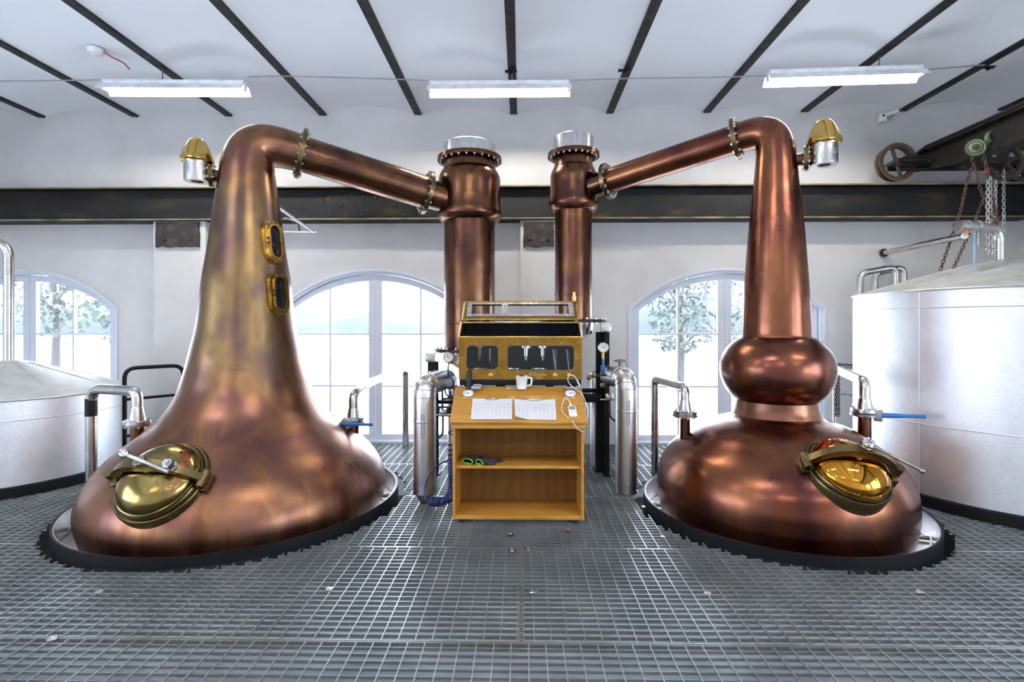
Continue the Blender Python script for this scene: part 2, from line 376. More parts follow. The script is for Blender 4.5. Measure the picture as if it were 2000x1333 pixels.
SCREW_D.materials[0] = M['steel_dark']; BOLT_B = bolt_mesh(.0095, .007); BOLT_B.materials[0] = M['brass_dull']
def bolt_ring(parent, c, axis, rad, n, mesh=None, off=0, both=None, phase=0, name='bolt'):
    c = Vector(c); ax = Vector(axis).normalized(); T0 = Matrix.Translation(c) @ rot_to(ax)
    for i in range(n):
        a = 2*PI*i/n+phase
        inst(mesh or BOLT, name, parent, T0 @ Matrix.Translation((rad*math.cos(a), rad*math.sin(a), off)))
        if both is not None:
            inst(mesh or BOLT, name, parent, T0 @ Matrix.Translation((rad*math.cos(a), rad*math.sin(a), both)) @ Matrix.Rotation(PI, 4, 'X'))

# ================================================================== THE ROOM
WY = 6.74; XL, XR = -8.2, 6.45; YB = -5.0; ZT = 4.75; ZC = 4.34
WIN = [(-6.64, 1.25), (-1.945, 1.27), (2.68, 1.27)]
ARC_CROWN, ARC_SPR = 2.29, 1.765
def arch_z(dx, hw, crown=ARC_CROWN, spr=ARC_SPR):
    rise = crown-spr; rad = (1.27**2+rise**2)/(2*rise); return crown-rad+math.sqrt(max(rad*rad-dx*dx, 0))
def wall_with_arches():
    b = MB(); y0, y1 = WY, WY+.38
    xs = [XL-.3]
    segs = []
    x = XL-.3
    for cx, hw in WIN:
        segs.append((x, cx-hw, None))
        N = 28
        for i in range(N): segs.append((cx-hw+2*hw*i/N, cx-hw+2*hw*(i+1)/N, (cx, hw)))
        x = cx+hw
    segs.append((x, XR+.3, None))
    for a, c, wn in segs:
        if wn is None: b.bx(a, c, y0, y1, -1, ZT)
        else:
            cx, hw = wn; za, zc = arch_z(a-cx, hw), arch_z(c-cx, hw)
            vs = [(a, y0, za), (c, y0, zc), (c, y0, ZT), (a, y0, ZT), (a, y1, za), (c, y1, zc), (c, y1, ZT), (a, y1, ZT)]
            b.addm(vs, [(0, 1, 2, 3), (5, 4, 7, 6), (0, 4, 5, 1), (3, 2, 6, 7)])
            b.bx(a, c, y0, y1, -1, -.02)
    o = b.build('wall_back', 'wall'); return struct(o)
wall_with_arches()

REAR = []
def rear_wall():
    b = MB(); ops = REAR; x = XL-.3
    for a, c in ops:
        b.bx(x, a, YB-.3, YB, -1, ZT); b.bx(a, c, YB-.3, YB, -1, .9); b.bx(a, c, YB-.3, YB, 2.9, ZT); x = c
    b.bx(x, XR+.3, YB-.3, YB, -1, ZT)
    struct(b.build('wall_front', 'wall'))
    for i, (a, c) in enumerate(ops):
        f = MB(); holes = []
        for p in range(3):
            for q in range(3):
                wv = (c-a-.1)/3; hv = 1.9/3
                holes.append(rrect(a+.05+wv*p+.025, a+.05+wv*(p+1)-.025, .95+hv*q+.025, .95+hv*(q+1)-.025, .002, 1))
        f.plate([(a, .9), (c, .9), (c, 2.9), (a, 2.9)], holes, .06, Matrix.Translation((0, YB-.12, 0)) @ Matrix.Rotation(PI/2, 4, 'X'))
        struct(f.build('window_%d' % (i+4), 'frame'))
rear_wall()
FILL_WINDOWS = [(-4.5, -1.7), (-1.1, 1.7)]  # windows out of view, added to brighten the ceiling with daylight
def side_wall(name, x0, x1, nw):
    b = MB(); y = YB-.3
    for a, c in FILL_WINDOWS:
        b.bx(x0, x1, y, a, -1, ZT); b.bx(x0, x1, a, c, -1, .3); b.bx(x0, x1, a, c, 2.7, ZT); y = c
    b.bx(x0, x1, y, WY, -1, ZT); struct(b.build(name, 'wall'))
    for i, (a, c) in enumerate(FILL_WINDOWS):
        holes = []
        for p in range(2):
            for q in range(3):
                wv = (c-a-.1)/2; hv = 2.3/3; holes.append([(a+.05+wv*p+.025, .35+hv*q+.025), (a+.05+wv*(p+1)-.025, .35+hv*q+.025), (a+.05+wv*(p+1)-.025, .35+hv*(q+1)-.025), (a+.05+wv*p+.025, .35+hv*(q+1)-.025)])
        f = MB(); f.plate([(a, .3), (c, .3), (c, 2.7), (a, 2.7)], holes, .06, Matrix.Translation(((x0+x1)/2, 0, 0)) @ Matrix(((0, 0, 1, 0), (1, 0, 0, 0), (0, 1, 0, 0), (0, 0, 0, 1)))); struct(f.build('window_%d' % (nw+i), 'frame'))
        pl = bpy.data.lights.new('daylight_portal', 'AREA'); pl.shape = 'RECTANGLE'; pl.size = 2.4; pl.size_y = c-a; pl.cycles.is_portal = True
        po = bpy.data.objects.new('daylight_portal', pl); COL.objects.link(po); po.location = ((x1+.05) if x0 > 0 else (x0-.05), (a+c)/2, 1.5); po.rotation_euler = (0, R(90) if x0 > 0 else R(-90), 0)
side_wall('wall_left', XL-.3, XL, 7); side_wall('wall_right', XR, XR+.3, 9)
BX = [-.10+1.262*i for i in range(-7, 6)]
def ceiling():
    b = MB(); xs = []
    edges = [x for x in BX if XL < x < XR]; bays = [XL]+edges+[XR]
    for a, c in zip(bays, bays[1:]):
        full = 1.262; N = 16; rise = .105 if c-a > 1 else .105*(c-a)/full
        for i in range(N):
            t0, t1 = i/N, (i+1)/N
            h = lambda t: ZC+rise*(1-(2*t-1)**2)
            x0, x1 = a+(c-a)*t0, a+(c-a)*t1
            b.addm([(x0, YB, h(t0)), (x1, YB, h(t1)), (x1, WY, h(t1)), (x0, WY, h(t0))], [(0, 1, 2, 3)])
    b.bx(XL-.3, XR+.3, YB-.3, WY+.38, ZT-.02, ZT+.1)
    # weld the vault strips for smooth shading
    bm_o = b.build('ceiling', 'ceiling', sharp=25)
    bm = bmesh.new(); bm.from_mesh(bm_o.data); bmesh.ops.remove_doubles(bm, verts=bm.verts, dist=1e-4); bmesh.ops.recalc_face_normals(bm, faces=bm.faces[:]); bm.to_mesh(bm_o.data); bm.free()
    bm_o.data.shade_smooth(); bm_o.data.set_sharp_from_angle(angle=R(20)); struct(bm_o)
ceiling()
k = 0
for x in BX:
    if XL < x < XR:
        k += 1; b = MB(); b.bx(x-.046, x+.046, YB, WY-.002, ZC-.012, ZC+.02, bev=.003); b.bx(x-.008, x+.008, YB, WY-.002, ZC+.02, ZC+.15)
        struct(b.build('trim_%d' % k, 'beam'))
# pilasters carrying the girder
for i, px0 in enumerate((297, 1016)):
    X0 = at(px0, 500, 6.52).x
    b = MB(); b.box((X0+.345, WY-.10, 1.45), (.69, .22, 2.9), bev=.02)
    struct(b.build('wall_pilaster_%s' % ('left', 'centre')[i], 'wall'))

# floor: real bars, cut out around the vessels
SL, SR = Vector((-2.454, 4.548, 0)), Vector((2.177, 4.417, 0)); RL_, RR_ = 1.32, 1.10
TL, TR = Vector((-5.285, 5.19, 0)), Vector((4.59, 4.91, 0)); RTL, RTR = .98, 1.22
HOLES = [(SL, RL_+.055), (SR, RR_+.055), (TL, RTL-.06), (TR, RTR-.06)]
def cuts(fixed, lo, hi, along_x):
    segs = [(lo, hi)]
    for c, r in HOLES:
        d = fixed-(c.y if along_x else c.x)
        if abs(d) < r:
            h = math.sqrt(r*r-d*d); m = c.x if along_x else c.y; a, b2 = m-h, m+h
            if along_x:  # bars are sawn at the nearest cross bar: the ragged edge of the hole
                a = math.floor(a/.042)*.042; b2 = math.ceil(b2/.042)*.042
            ns = []
            for p, q in segs:
                if b2 <= p or a >= q: ns.append((p, q)); continue
                if a > p: ns.append((p, a))
                if b2 < q: ns.append((b2, q))
            segs = ns
    return segs
SEAMS = [2.504, 3.571, 4.638, 5.705]
def grating():
    b = MB(); Y0, Y1 = 1.437, WY
    y = Y0
    rows = []
    edges = [Y0]+SEAMS+[Y1]
    for a, c in zip(edges, edges[1:]):
        n = max(1, round((c-a)/.0508)); rows += [(a+(c-a)*i/n, i == 0) for i in range(n)]
    for y, seam in rows:
        th = .007 if seam else .0035
        for p, q in cuts(y, XL, XR, True): b.bx(p, q, y, y+th, -.032, 0)
        if seam:
            for p, q in cuts(y+.014, XL, XR, True): b.bx(p, q, y-.012, y-.006, -.032, 0)
    for (a, c), off in zip(zip(edges, edges[1:]), (0, .03, .0, .045, .02)):
        x = XL+off
        while x < XR:
            for p, q in cuts(x, a, c-.012, False): b.bx(x, x+.0055, p, q, -.010, .001)
            x += .084
    # vertical seam in the second row of panels
    for dx in (-.012, .010): b.bx(dx, dx+.005, 2.504, 3.56, -.032, .001)
    yy = 2.52
    while yy < 3.55: b.bx(-.01, .012, yy, yy+.012, -.02, .001); yy += .0508/2
    o = b.build('floor', 'grate', flat=True); return struct(o)
grating()
struct(MB().bx(XL, XR, 0.5, WY, -.75, -.7).build('floor_shade_sheet', 'void'))  # dark-coloured sheet painted as the shade below the bars
struct(MB().bx(XL, XR, YB, 1.43, -.3, 0).build('floor_slab', 'slab'))

# windows (arched french doors)
def stadium_arch(cx, hw, inset, zb, crown, spr, N=28):
    h = hw-inset; pts = [(cx-h, zb), (cx+h, zb)]
    for i in range(N+1):
        x = h-2*h*i/N; pts.append((cx+x, arch_z(x, hw, crown, spr)-inset))
    return pts
for i, (cx, hw) in enumerate(WIN):
    root = bpy.data.objects.new('window_%d' % (i+1), None); COL.objects.link(root); root.location = (cx, WY, 0); ORG[root.name] = Vector((cx, WY, 0)); struct(root)
    Tf = lambda y: Matrix.Translation((0, y, 0)) @ Matrix.Rotation(PI/2, 4, 'X')
    fr = MB()
    fr.plate(stadium_arch(cx, hw, -.0, .0, ARC_CROWN, ARC_SPR), [stadium_arch(cx, hw, .055, .03, ARC_CROWN, ARC_SPR)], .14, Tf(WY+.075))
    fr.plate(stadium_arch(cx, hw, -.012, .0, ARC_CROWN, ARC_SPR), [stadium_arch(cx, hw, .022, .02, ARC_CROWN, ARC_SPR)], .03, Tf(WY-.002))
    fr.build('frame', 'frame', root)
    for sgn in (-1, 1):
        leaf = MB(); inn = hw-.06; st = .085
        xa, xb = (cx-inn, cx-.004) if sgn < 0 else (cx+.004, cx+inn)
        az = lambda x, d: arch_z(x-cx, hw)-d
        N = 16
        outer = [(xa, .035), (xb, .035)]+[(xb+(xa-xb)*q/N, az(xb+(xa-xb)*q/N, .06)) for q in range(N+1)]
        pa, pb = xa+st, xb-st; mid = (pa+pb)/2; holes = []
        zb = [.10, .74, 1.434]
        for c0, c1 in ((pa, mid-.011), (mid+.011, pb)):
            for z0, z1 in ((.10, .729), (.751, 1.423)): holes.append([(c0, z0), (c1, z0), (c1, z1), (c0, z1)])
            holes.append([(c0, 1.445), (c1, 1.445)]+[(c1+(c0-c1)*q/N, az(c1+(c0-c1)*q/N, .06+st)) for q in range(N+1)])
        leaf.plate(outer, holes, .055, Tf(WY+.085))
        lo = leaf.build('door_leaf', 'frame', root)
        g = MB(); g.plate([(xa+.03, .06), (xb-.03, .06)]+[(xb-.03+(xa-xb+.06)*q/N, az(xb-.03+(xa-xb+.06)*q/N, .09)) for q in range(N+1)], [], .006, Tf(WY+.085)); g.build('glass', 'glass', lo)
        for z in (.3, 1.35, 2.05):
            inst(SCREW_D, 'screw', lo, Matrix.Translation((cx+sgn*.05, WY+.057, z)) @ Matrix.Rotation(PI/2, 4, 'X'))
    pl = bpy.data.lights.new('daylight_portal', 'AREA'); pl.shape = 'RECTANGLE'; pl.size = 2*hw; pl.size_y = 2.3; pl.cycles.is_portal = True
    po = bpy.data.objects.new('daylight_portal', pl); COL.objects.link(po); po.location = (cx, WY+.42, 1.13); po.rotation_euler = (R(-90), 0, 0)
for a, c in REAR:
    pl = bpy.data.lights.new('daylight_portal', 'AREA'); pl.shape = 'RECTANGLE'; pl.size = c-a; pl.size_y = 2.0; pl.cycles.is_portal = True
    po = bpy.data.objects.new('daylight_portal', pl); COL.objects.link(po); po.location = ((a+c)/2, YB-.34, 1.9); po.rotation_euler = (R(90), 0, 0)

# outside
def outside():
    b = MB(); b.bx(-40, 40, WY+.4, 26, -.6, -.12); struct(b.build('ground_outside', 'ground'))
    b = MB(); b.bx(-160, 160, 26, 150, -.9, -.5); struct(b.build('lake_outside', 'water'))
    b = MB(); N = 60; vs = []; fs = []
    for i in range(N+1):
        x = -170+340*i/N; h = 6+4*math.sin(x*.045)+2.2*math.sin(x*.13+1)+(1.2*math.sin(x*.37))
        for y, z in ((130, -1), (138, h*.55), (155, h), (200, h*.8), (200, -1)): vs.append((x, y, z))
    for i in range(N):
        for j in range(4): a = i*5+j; fs.append((a, a+5, a+6, a+1))
    b.addm(vs, fs); struct(b.build('hills_outside', 'hill', sharp=80))
outside()
def tree(x, y, h, label, grp='trees beyond the arched windows'):
    t = thing('tree', label, 'tree', (x, y, -.12), grp)
    rnd = random.Random(int(x*10+y)); tr = MB(); tr.tube([(x, y, -.12), (x+.05, y, h*.35), (x-.05, y, h*.8)], [.12, .08, .03], 8)
    for q in range(6):
        a = rnd.uniform(0, 6.28); z = h*rnd.uniform(.3, .7); tr.tube([(x, y, z), (x+math.cos(a)*h*.16, y+math.sin(a)*h*.16, z+h*.14)], [.04, .015], 6)
    tr.build('trunk', 'bark', t)
    f = MB()
    for q in range(900):
        a = rnd.uniform(0, 6.28); u = rnd.random()**.5; zz = rnd.uniform(.3, 1.02); rr = u*h*.26*math.sin(PI*min(1, (zz-.2)/.85))**.6 if zz < 1.02 else 0
        p = Vector((x+rr*math.cos(a), y+rr*math.sin(a), h*zz)); s_ = rnd.uniform(.05, .11)
        d1 = Vector((rnd.uniform(-1, 1), rnd.uniform(-1, 1), rnd.uniform(-1, 1))).normalized()*s_; d2 = d1.orthogonal().normalized()*s_*.6
        f.addm([p-d1, p+d2, p+d1, p-d2], [(0, 1, 2, 3)])
    f.build('foliage', 'leaf', t, flat=True)
tree(-12.5, 13.5, 4.2, 'pale leafy tree outside the leftmost arched window')
tree(-9.6, 12.5, 3.4, 'smaller pale tree outside the leftmost arched window, next to the bars of its right leaf')
tree(4.0, 13.0, 3.0, 'small leafy tree outside the right-hand arched window, in its left upper pane')
tree(5.6, 14.5, 3.6, 'taller leafy tree outside the right-hand arched window, near its centre stiles')
tree(4.9, 10.6, 1.2, 'low bush outside the right-hand arched window')

# ================================================================== GIRDER ON THE WALL
def girder():
    ya, yb = 6.47, 6.72; z0, z1 = 2.895, 3.325; xr = XR-.05
    t = thing('steel_girder', 'long black riveted steel girder running along the back wall above the arched windows', 'beam', (0, 6.6, z0))
    b = MB(); b.bx(XL, xr, ya, yb, z0, z0+.022); b.bx(XL, xr, ya, yb, z1-.022, z1); b.bx(XL, xr, 6.59, 6.605, z0+.02, z1-.02)
    b.build('web_and_flanges', 'rail', t, flat=True)
    b = MB(); b.bx(XL, xr, ya-.004, ya+.002, z0+.002, z0+.02); b.bx(XL, xr, ya-.004, ya+.002, z1-.018, z1-.002); b.build('lit_flange_edges', 'edge', t, flat=True)  # lighter strips paint the lit lips of the flanges
    p0 = at(637, 400, 6.58).x; p1 = at(812, 400, 6.58).x
    sp = MB().bx(p0, p1, 6.572, 6.59, z0+.04, z1-.05, bev=.003).build('splice_plate', 'rail', t)
    rv = MB().sphere((0, 0, 0), .02, 12, 8, (1, .7, 1)).build('rivet', 'rivet'); me = rv.data; bpy.data.objects.remove(rv)
    rows = [(386, [648, 678, 710, 733, 762, 790]), (402, [666, 692, 743, 770]), (420, [648, 678, 706, 731, 761, 788])]
    for y, xs in rows:
        for px in xs: inst(me, 'rivet', sp, Matrix.Translation(at(px, y, 6.57)-Vector((0, 0, .02))))
    for px0, px1 in ((304, 388), (1022, 1082)):
        A = at(px0, 434, 6.5); B = at(px1, 482, 6.5); rnd = random.Random(px0); b = MB()
        poly = [(A.x, A.z), (B.x, A.z)]+[(B.x+rnd.uniform(-.008, .006), A.z+(B.z-A.z)*q/5) for q in range(1, 5)]+[(B.x+(A.x-B.x)*q/9, B.z+rnd.uniform(-.012, .01)) for q in range(10)]+[(A.x+rnd.uniform(-.006, .008), B.z+(A.z-B.z)*q/5) for q in range(1, 5)]
        b.prism(poly, .06, Matrix.Translation((0, 6.525, 0)) @ Matrix.Rotation(PI/2, 4, 'X')); pl = b.build('bearing_plate', 'rust', t)
        for fx in (.2, .8): inst(me, 'bolt_head', pl, Matrix.Translation((A.x+(B.x-A.x)*fx, 6.49, B.z+.07)) @ Matrix.Scale(1.3, 4))
    return t
girder()

# ================================================================== LIGHT FITTINGS
def fitting(name, label, grp, loc, rz=0):
    L_, hw = .775, .105
    t = thing(name, label, 'lamp', loc, grp); x, y, z = loc
    b = MB(); b.box((x, y, z-.03), (2*L_-.04, .07, .055), bev=.006); b.build('gear_housing', 'white', t)
    b = MB(); th = .004
    prof = [(-hw, -.13), (-.045, -.055), (.045, -.055), (hw, -.13)]
    for (y0, z0), (y1, z1) in zip(prof, prof[1:]):
        b.addm([(x-L_, y+y0, z+z0), (x+L_, y+y0, z+z0), (x+L_, y+y1, z+z1), (x-L_, y+y1, z+z1), (x-L_, y+y0, z+z0+th), (x+L_, y+y0, z+z0+th), (x+L_, y+y1, z+z1+th), (x-L_, y+y1, z+z1+th)],
               [(0, 3, 2, 1), (4, 5, 6, 7), (0, 1, 5, 4), (2, 3, 7, 6), (0, 4, 7, 3), (1, 2, 6, 5)])
    b.build('reflector', 'white', t, flat=True)
    b = MB(); b.cyl((x-L_+.035, y, z-.097), (x+L_-.035, y, z-.097), .014, 16); b.build('tube_lamp', 'tube', t)
    for s_ in (-1, 1):
        b = MB(); b.box((x+s_*(L_-.02), y, z-.08), (.03, .05, .06), bev=.006); b.build('lamp_holder', 'plastic', t)
    for q in (-.45, -.15, .15, .45):
        inst(BOLT_T, 'screw', t, Matrix.Translation((x+q*1.5, y, z-.001)))
    t.rotation_euler.z = rz
    return t
GL = 'fluorescent lights under the ceiling beams'
FY = 5.56; FZ = 4.205
f0 = fitting('fluorescent_light', 'white fluorescent batten light on the ceiling, the middle one, above the copper columns', GL, (0, 0, 0))
def place(o, loc, rz=0, label=None, grp=None):
    o.location = loc; o.rotation_euler.z = rz
    if label: o['label'] = label
    if grp: o['group'] = grp
f1 = copy_tree(f0); f2 = copy_tree(f0)
place(f0, (at(975, 160, FY).x, FY, FZ))
place(f1, (at(341, 160, 5.48).x, 5.48, FZ), R(1.5), 'white fluorescent batten light on the ceiling, the left one, beside the smoke detector')
place(f2, (at(1649, 160, 5.34).x, 5.34, FZ), R(-3), 'white fluorescent batten light on the ceiling, the right one, above the bulb-necked still')
GL2 = 'fluorescent battens behind the viewpoint'
for yy in (1.3, -2.6):
    for xx in (-3.9, -.2, 3.6):
        c = copy_tree(f0); place(c, (xx, yy, FZ), 0, 'white fluorescent batten light over the near part of the room, %s row, %s one' % ('closer' if yy > 0 else 'rearmost', {-3.9: 'left', -.2: 'middle', 3.6: 'right'}[xx]), GL2)
def hanger(o, xb):
    L = o.location; root = Vector((L.x, L.y, L.z)); ORG[o.name] = root
    c, s_ = math.cos(-o.rotation_euler.z), math.sin(-o.rotation_euler.z); dx = xb-L.x
    b = MB(); b.cyl(root+Vector((dx*c, dx*s_, -.01)), root+Vector((dx*c, dx*s_, ZC-.012-L.z)), .006, 8); b.build('hanger', 'steel_dark', o)
for o_ in [q for q in bpy.data.objects if q.name.startswith('fluorescent_light')]:
    hanger(o_, min(BX, key=lambda v: abs(v-o_.location.x)))
def wire():
    def cab(pts, r, lab):
        b = MB(); b.tube(catmull(pts, 5), r, 6); tag(b.build('cable', 'greyp'), lab, 'cable', 'ceiling cable runs')
    cab([at(px, py, Y) for px, py, Y in ((-200, 160, FY), (60, 158, FY), (195, 156, 5.5))], .007, 'grey cable on the ceiling from the left edge to the left lamp')
    cab([at(485, 150, 5.5), at(560, 149, FY), (at(690, 152, FY)), at(835, 157, FY)], .007, 'grey cable on the ceiling between the left and middle lamps')
    cab([at(1115, 157, FY), at(1240, 153, FY), at(1400, 151, 5.5), at(1497, 148, 5.38)], .007, 'grey cable on the ceiling between the middle and right lamps')
    cab([at(1800, 137, 5.32), at(1870, 131, 5.45), at(1932, 126, FY)], .007, 'grey cable from the right lamp to the far right ceiling beam')
    cab([at(1932, 127, FY), at(1900, 143, 5.75), at(1775, 205, 6.6), at(1750, 222, 6.7), at(1738, 232, 6.72)], .006, 'grey cable along the far right ceiling beam down to the junction box')
wire()
def clamps():
    for i, (px, py, lab) in enumerate(((998, 143, 'black beam clamp on the ceiling beam above the middle lamp'), (1219, 150, 'dark beam clamp on the ceiling beam right of the middle lamp'), (1930, 128, 'black beam clamp where the cable ends at the far right ceiling beam'))):
        p = at(px, py, FY); t = thing('beam_clamp', lab, 'clamp', (p.x, FY, p.z), 'beam clamps holding the ceiling cable')
        b = MB(); b.box((p.x, FY, ZC-.03), (.13, .05, .012), bev=.003); b.box((p.x, FY, ZC-.045), (.03, .03, .03), bev=.003); b.build('bracket', 'black', t)
        for s_ in (-1, 1): b = MB(); b.cyl((p.x+s_*.055, FY, ZC-.05), (p.x+s_*.055, FY, ZC-.012), .006, 8); b.build('screw', 'steel_dark', t)
clamps()
def detector():
    p = at(188, 118, 5.25); c = Vector((p.x, 5.25, ZC+.085)); t = thing('smoke_detector', 'small white smoke detector on the ceiling with a red cable', 'smoke detector', c)
    b = MB(); b.lathe([(.075, .0), (.078, -.02), (.066, -.045), (.05, -.05)], c, n=28); b.build('base', 'white', t)
    b = MB(); b.lathe([(.048, -.05), (.046, -.066), (.03, -.075), (.012, -.077)], c, n=24); b.build('sensor_cap', 'plastic', t)
    b = MB(); b.tube(catmull([c+Vector((.07, 0, -.02)), c+Vector((.13, .03, -.06)), c+Vector((.19, .12, -.08)), c+Vector((.2, .2, -.11))], 6), .007, 8); b.build('cable', 'pink', t)
detector()
def jbox():
    p = at(1722, 231, 6.70); t = thing('junction_box', 'small white junction box high on the back wall near the crane wheel', 'junction box', p)
    b = MB(); b.box(p+Vector((0, 0, 0)), (.085, .07, .11), bev=.008); b.build('housing', 'plastic', t)
    b = MB(); b.cyl(p+Vector((0, -.036, .02)), p+Vector((0, -.04, .02)), .014, 12); b.build('socket', 'black', t)
    b = MB(); b.tube(catmull([p+Vector((.03, 0, .03)), p+Vector((.1, .0, .06)), p+Vector((.2, .0, .09))], 5), .028, 10); b.build('cable_sleeve', 'plastic', t)
jbox()

# ================================================================== COPPER STILLS
PROF_L = [(1.13, -.25), (1.16, -.12), (1.19, 0), (1.203, .1), (1.185, .2), (1.14, .3), (1.07, .4), (.972, .5), (.845, .6), (.728, .7), (.635, .8), (.573, .9), (.532, 1.0), (.504, 1.1), (.478, 1.2), (.457, 1.3), (.434, 1.4), (.412, 1.5), (.396, 1.6), (.383, 1.7), (.373, 1.8), (.364, 1.9), (.352, 2.0), (.336, 2.1), (.320, 2.2), (.307, 2.3), (.294, 2.4), (.281, 2.5), (.268, 2.6), (.255, 2.7), (.241, 2.8), (.229, 2.9)]
PROF_R = [(.90, -.25), (.935, -.12), (.962, 0), (.975, .1), (.976, .2), (.96, .3), (.92, .4), (.84, .5), (.706, .6), (.64, .65), (.56, .7), (.45, .745), (.375, .77), (.345, .79)]
def pr(prof, z):
    for (r0, z0), (r1, z1) in zip(prof, prof[1:]):
        if z0 <= z <= z1: return r0+(r1-r0)*(z-z0)/(z1-z0)
    return 9
def hit(px, py, ax, prof):
    d = ray(px, py)
    t = 2.0
    while t < 7:
        p = Vector((0, 0, CAMH))+d*t
        if prof[0][1] < p.z < prof[-1][1] and math.hypot(p.x-ax.x, p.y-ax.y) < pr(prof, p.z): break
        t += .002
    rad = Vector((p.x-ax.x, p.y-ax.y, 0)).normalized(); e = .03
    sl = (pr(prof, p.z+e)-pr(prof, p.z-e))/(2*e) if prof[0][1] < p.z-e and p.z+e < prof[-1][1] else 0
    n = (rad-Vector((0, 0, sl))).normalized()
    u = Vector((0, 0, 1)).cross(n).normalized(); v = n.cross(u)
    return p, u, v, n
def sub(prof, z0, z1):
    s_ = smooth_prof(prof, 5); return [p for p in s_ if z0-1e-6 <= p[1] <= z1+1e-6]

def manhole(still, P, u, v, n, Rr, matname, ringmat, letters, a_text, side, bar_rot):
    """domed brass manway: ring, lid, strap, hinge, screw"""
    c = Matrix.Rotation(bar_rot, 3, n); u2 = c @ u; v2 = c @ v
    T = frame(P, u2, v2, n)
    ring = MB(); ring.lathe([(Rr*1.12, -.10), (Rr*1.12, .012), (Rr*1.09, .026), (Rr*1.06, .026), (Rr*1.045, .012), (Rr*1.03, .012), (Rr*1.03, .04), (Rr*1.00, .052), (Rr*.96, .05)], T=T, n=72, cap0=False)
    rg = ring.build('manhole', ringmat, still)
    dome = []
    for i in range(15):
        a = PI/2*i/14; dome.append((Rr*.955*math.cos(a)+1e-4, .052+Rr*.50*math.sin(a)))
    lid = MB(); lid.lathe([(Rr*.975, .054), (Rr*.975, .064), (Rr*.957, .066)]+dome, T=T, n=72, cap0=False); lid.build('lid', matname, rg)
    def domept(rho, a):
        h = math.sqrt(max(0, 1-(rho/(Rr*.955))**2)); return Vector((rho*math.cos(a), rho*math.sin(a), .052+Rr*.50*h))
    tx = MB(); rho = Rr*.76; size = Rr*.2; step = size*.76/rho
    for i, ch in enumerate(letters):
        a = a_text-(i-(len(letters)-1)/2)*step; p = domept(rho, a)
        pr_, pt = domept(rho+.01, a)-p, domept(rho, a+.05)-p
        up = pr_.normalized(); nx = (-pt).normalized(); nn = nx.cross(up).normalized()
        tx.text(ch, size, T @ frame(p+nn*.002, nx, up, nn), th=.0008)
    tx.build('lettering', 'red', rg)
    H = .052+Rr*.5
    # strap across the dome
    def bar_at(t): # t -1..1
        x = t*Rr*1.22; return Vector((x, 0, (H+.05)-(H+.01)*abs(t)**2.6))
    st = MB(); N = 22; W = .034
    for i in range(N+1):
        pass
    vs = []; fs = []
    for i in range(N+1):
        t = -1+2*i/N; p = bar_at(t); q = bar_at(min(1, t+.02))-bar_at(max(-1, t-.02)); q.normalize(); nn = Vector((-q.z, 0, q.x))
        if nn.z < 0: nn = -nn
        ww = W*(1-.35*abs(t)); hh = .028*(1-.2*abs(t))
        for a, b2 in ((-ww, -hh), (ww, -hh), (ww, hh), (-ww, hh)): vs.append(p+Vector((0, a, 0))+nn*b2)
    for i in range(N):
        for j in range(4): k2 = (j+1) % 4; fs.append((i*4+j, i*4+k2, i*4+4+k2, i*4+4+j))
    fs += [(0, 3, 2, 1), (N*4, N*4+1, N*4+2, N*4+3)]
    st.addm(vs, fs, T); st.build('clamp_strap', 'brass_dull', rg)
    hg = MB(); e = bar_at(side*.96)
    hg.cyl(T @ (e+Vector((0, -.06, .0))), T @ (e+Vector((0, .06, 0))), .03, 20)
    hg.box((side*Rr*1.16, 0, -.02), (.07, .13, .10), T, bev=.012); hg.build('hinge', 'brass_dull', rg)
    lg = MB(); e2 = bar_at(-side*.97); lg.box((e2.x, 0, -.01), (.06, .09, .08), T, bev=.012); lg.cyl(T @ Vector((e2.x, 0, .0)), T @ Vector((e2.x, 0, .085)), .02, 14); lg.cyl(T @ Vector((e2.x, 0, .085)), T @ Vector((e2.x, 0, .125)), .034, 14); lg.build('catch_bolt', 'brass_dull', rg)
    top = H+.07
    kb = MB(); kb.cyl(T @ Vector((0, 0, H-.01)), T @ Vector((0, 0, top+.05)), .026, 18); kb.lathe([(.036, top), (.04, top+.012), (.04, top+.04), (.03, top+.05)], T=T, n=8); kb.build('screw_hub', 'steel_dark', rg)
    return rg, T, top

def flange(parent, c, axis, r, th, nb, name='flange', mat='brass_dull', bolt=None, inner=None):
    c = Vector(c); ax = Vector(axis).normalized(); T = Matrix.Translation(c) @ rot_to(ax)
    b = MB(); b.lathe([(r, -th), (r*1.0, -.004), (r*.97, -.003), (r*.97, .003), (r, .004), (r, th)], T=T, n=56)
    o = b.build(name, mat, parent)
    bolt_ring(o, c, ax, r*.86, nb, bolt, off=th, both=-th, name='bolt')
    return o

def neck_bend(ax, z0, r0, s, P1, arm_dir, r1):
    A = Vector((ax.x, ax.y, z0)); corner_t = ((ax.x-P1.x)*arm_dir.x+(ax.y-P1.y)*arm_dir.y)/(arm_dir.x**2+arm_dir.y**2)
    C = P1+arm_dir*corner_t; C = Vector((ax.x, ax.y, C.z))
    pts = []; rs = []
    N = 26
    for i in range(N+1):
        t = i/N
        # cubic with firm shoulders
        B1 = A+(C-A)*.80; B2 = P1+(C-P1)*.80
        p = A*(1-t)**3+B1*3*t*(1-t)**2+B2*3*t*t*(1-t)+P1*t**3
        pts.append(p); rs.append(r0+(r1-r0)*(t**.8))
    return pts, rs

CL, CR = Vector((-.555, 5.5, 0)), Vector((.56, 5.5, 0))   # condenser axes

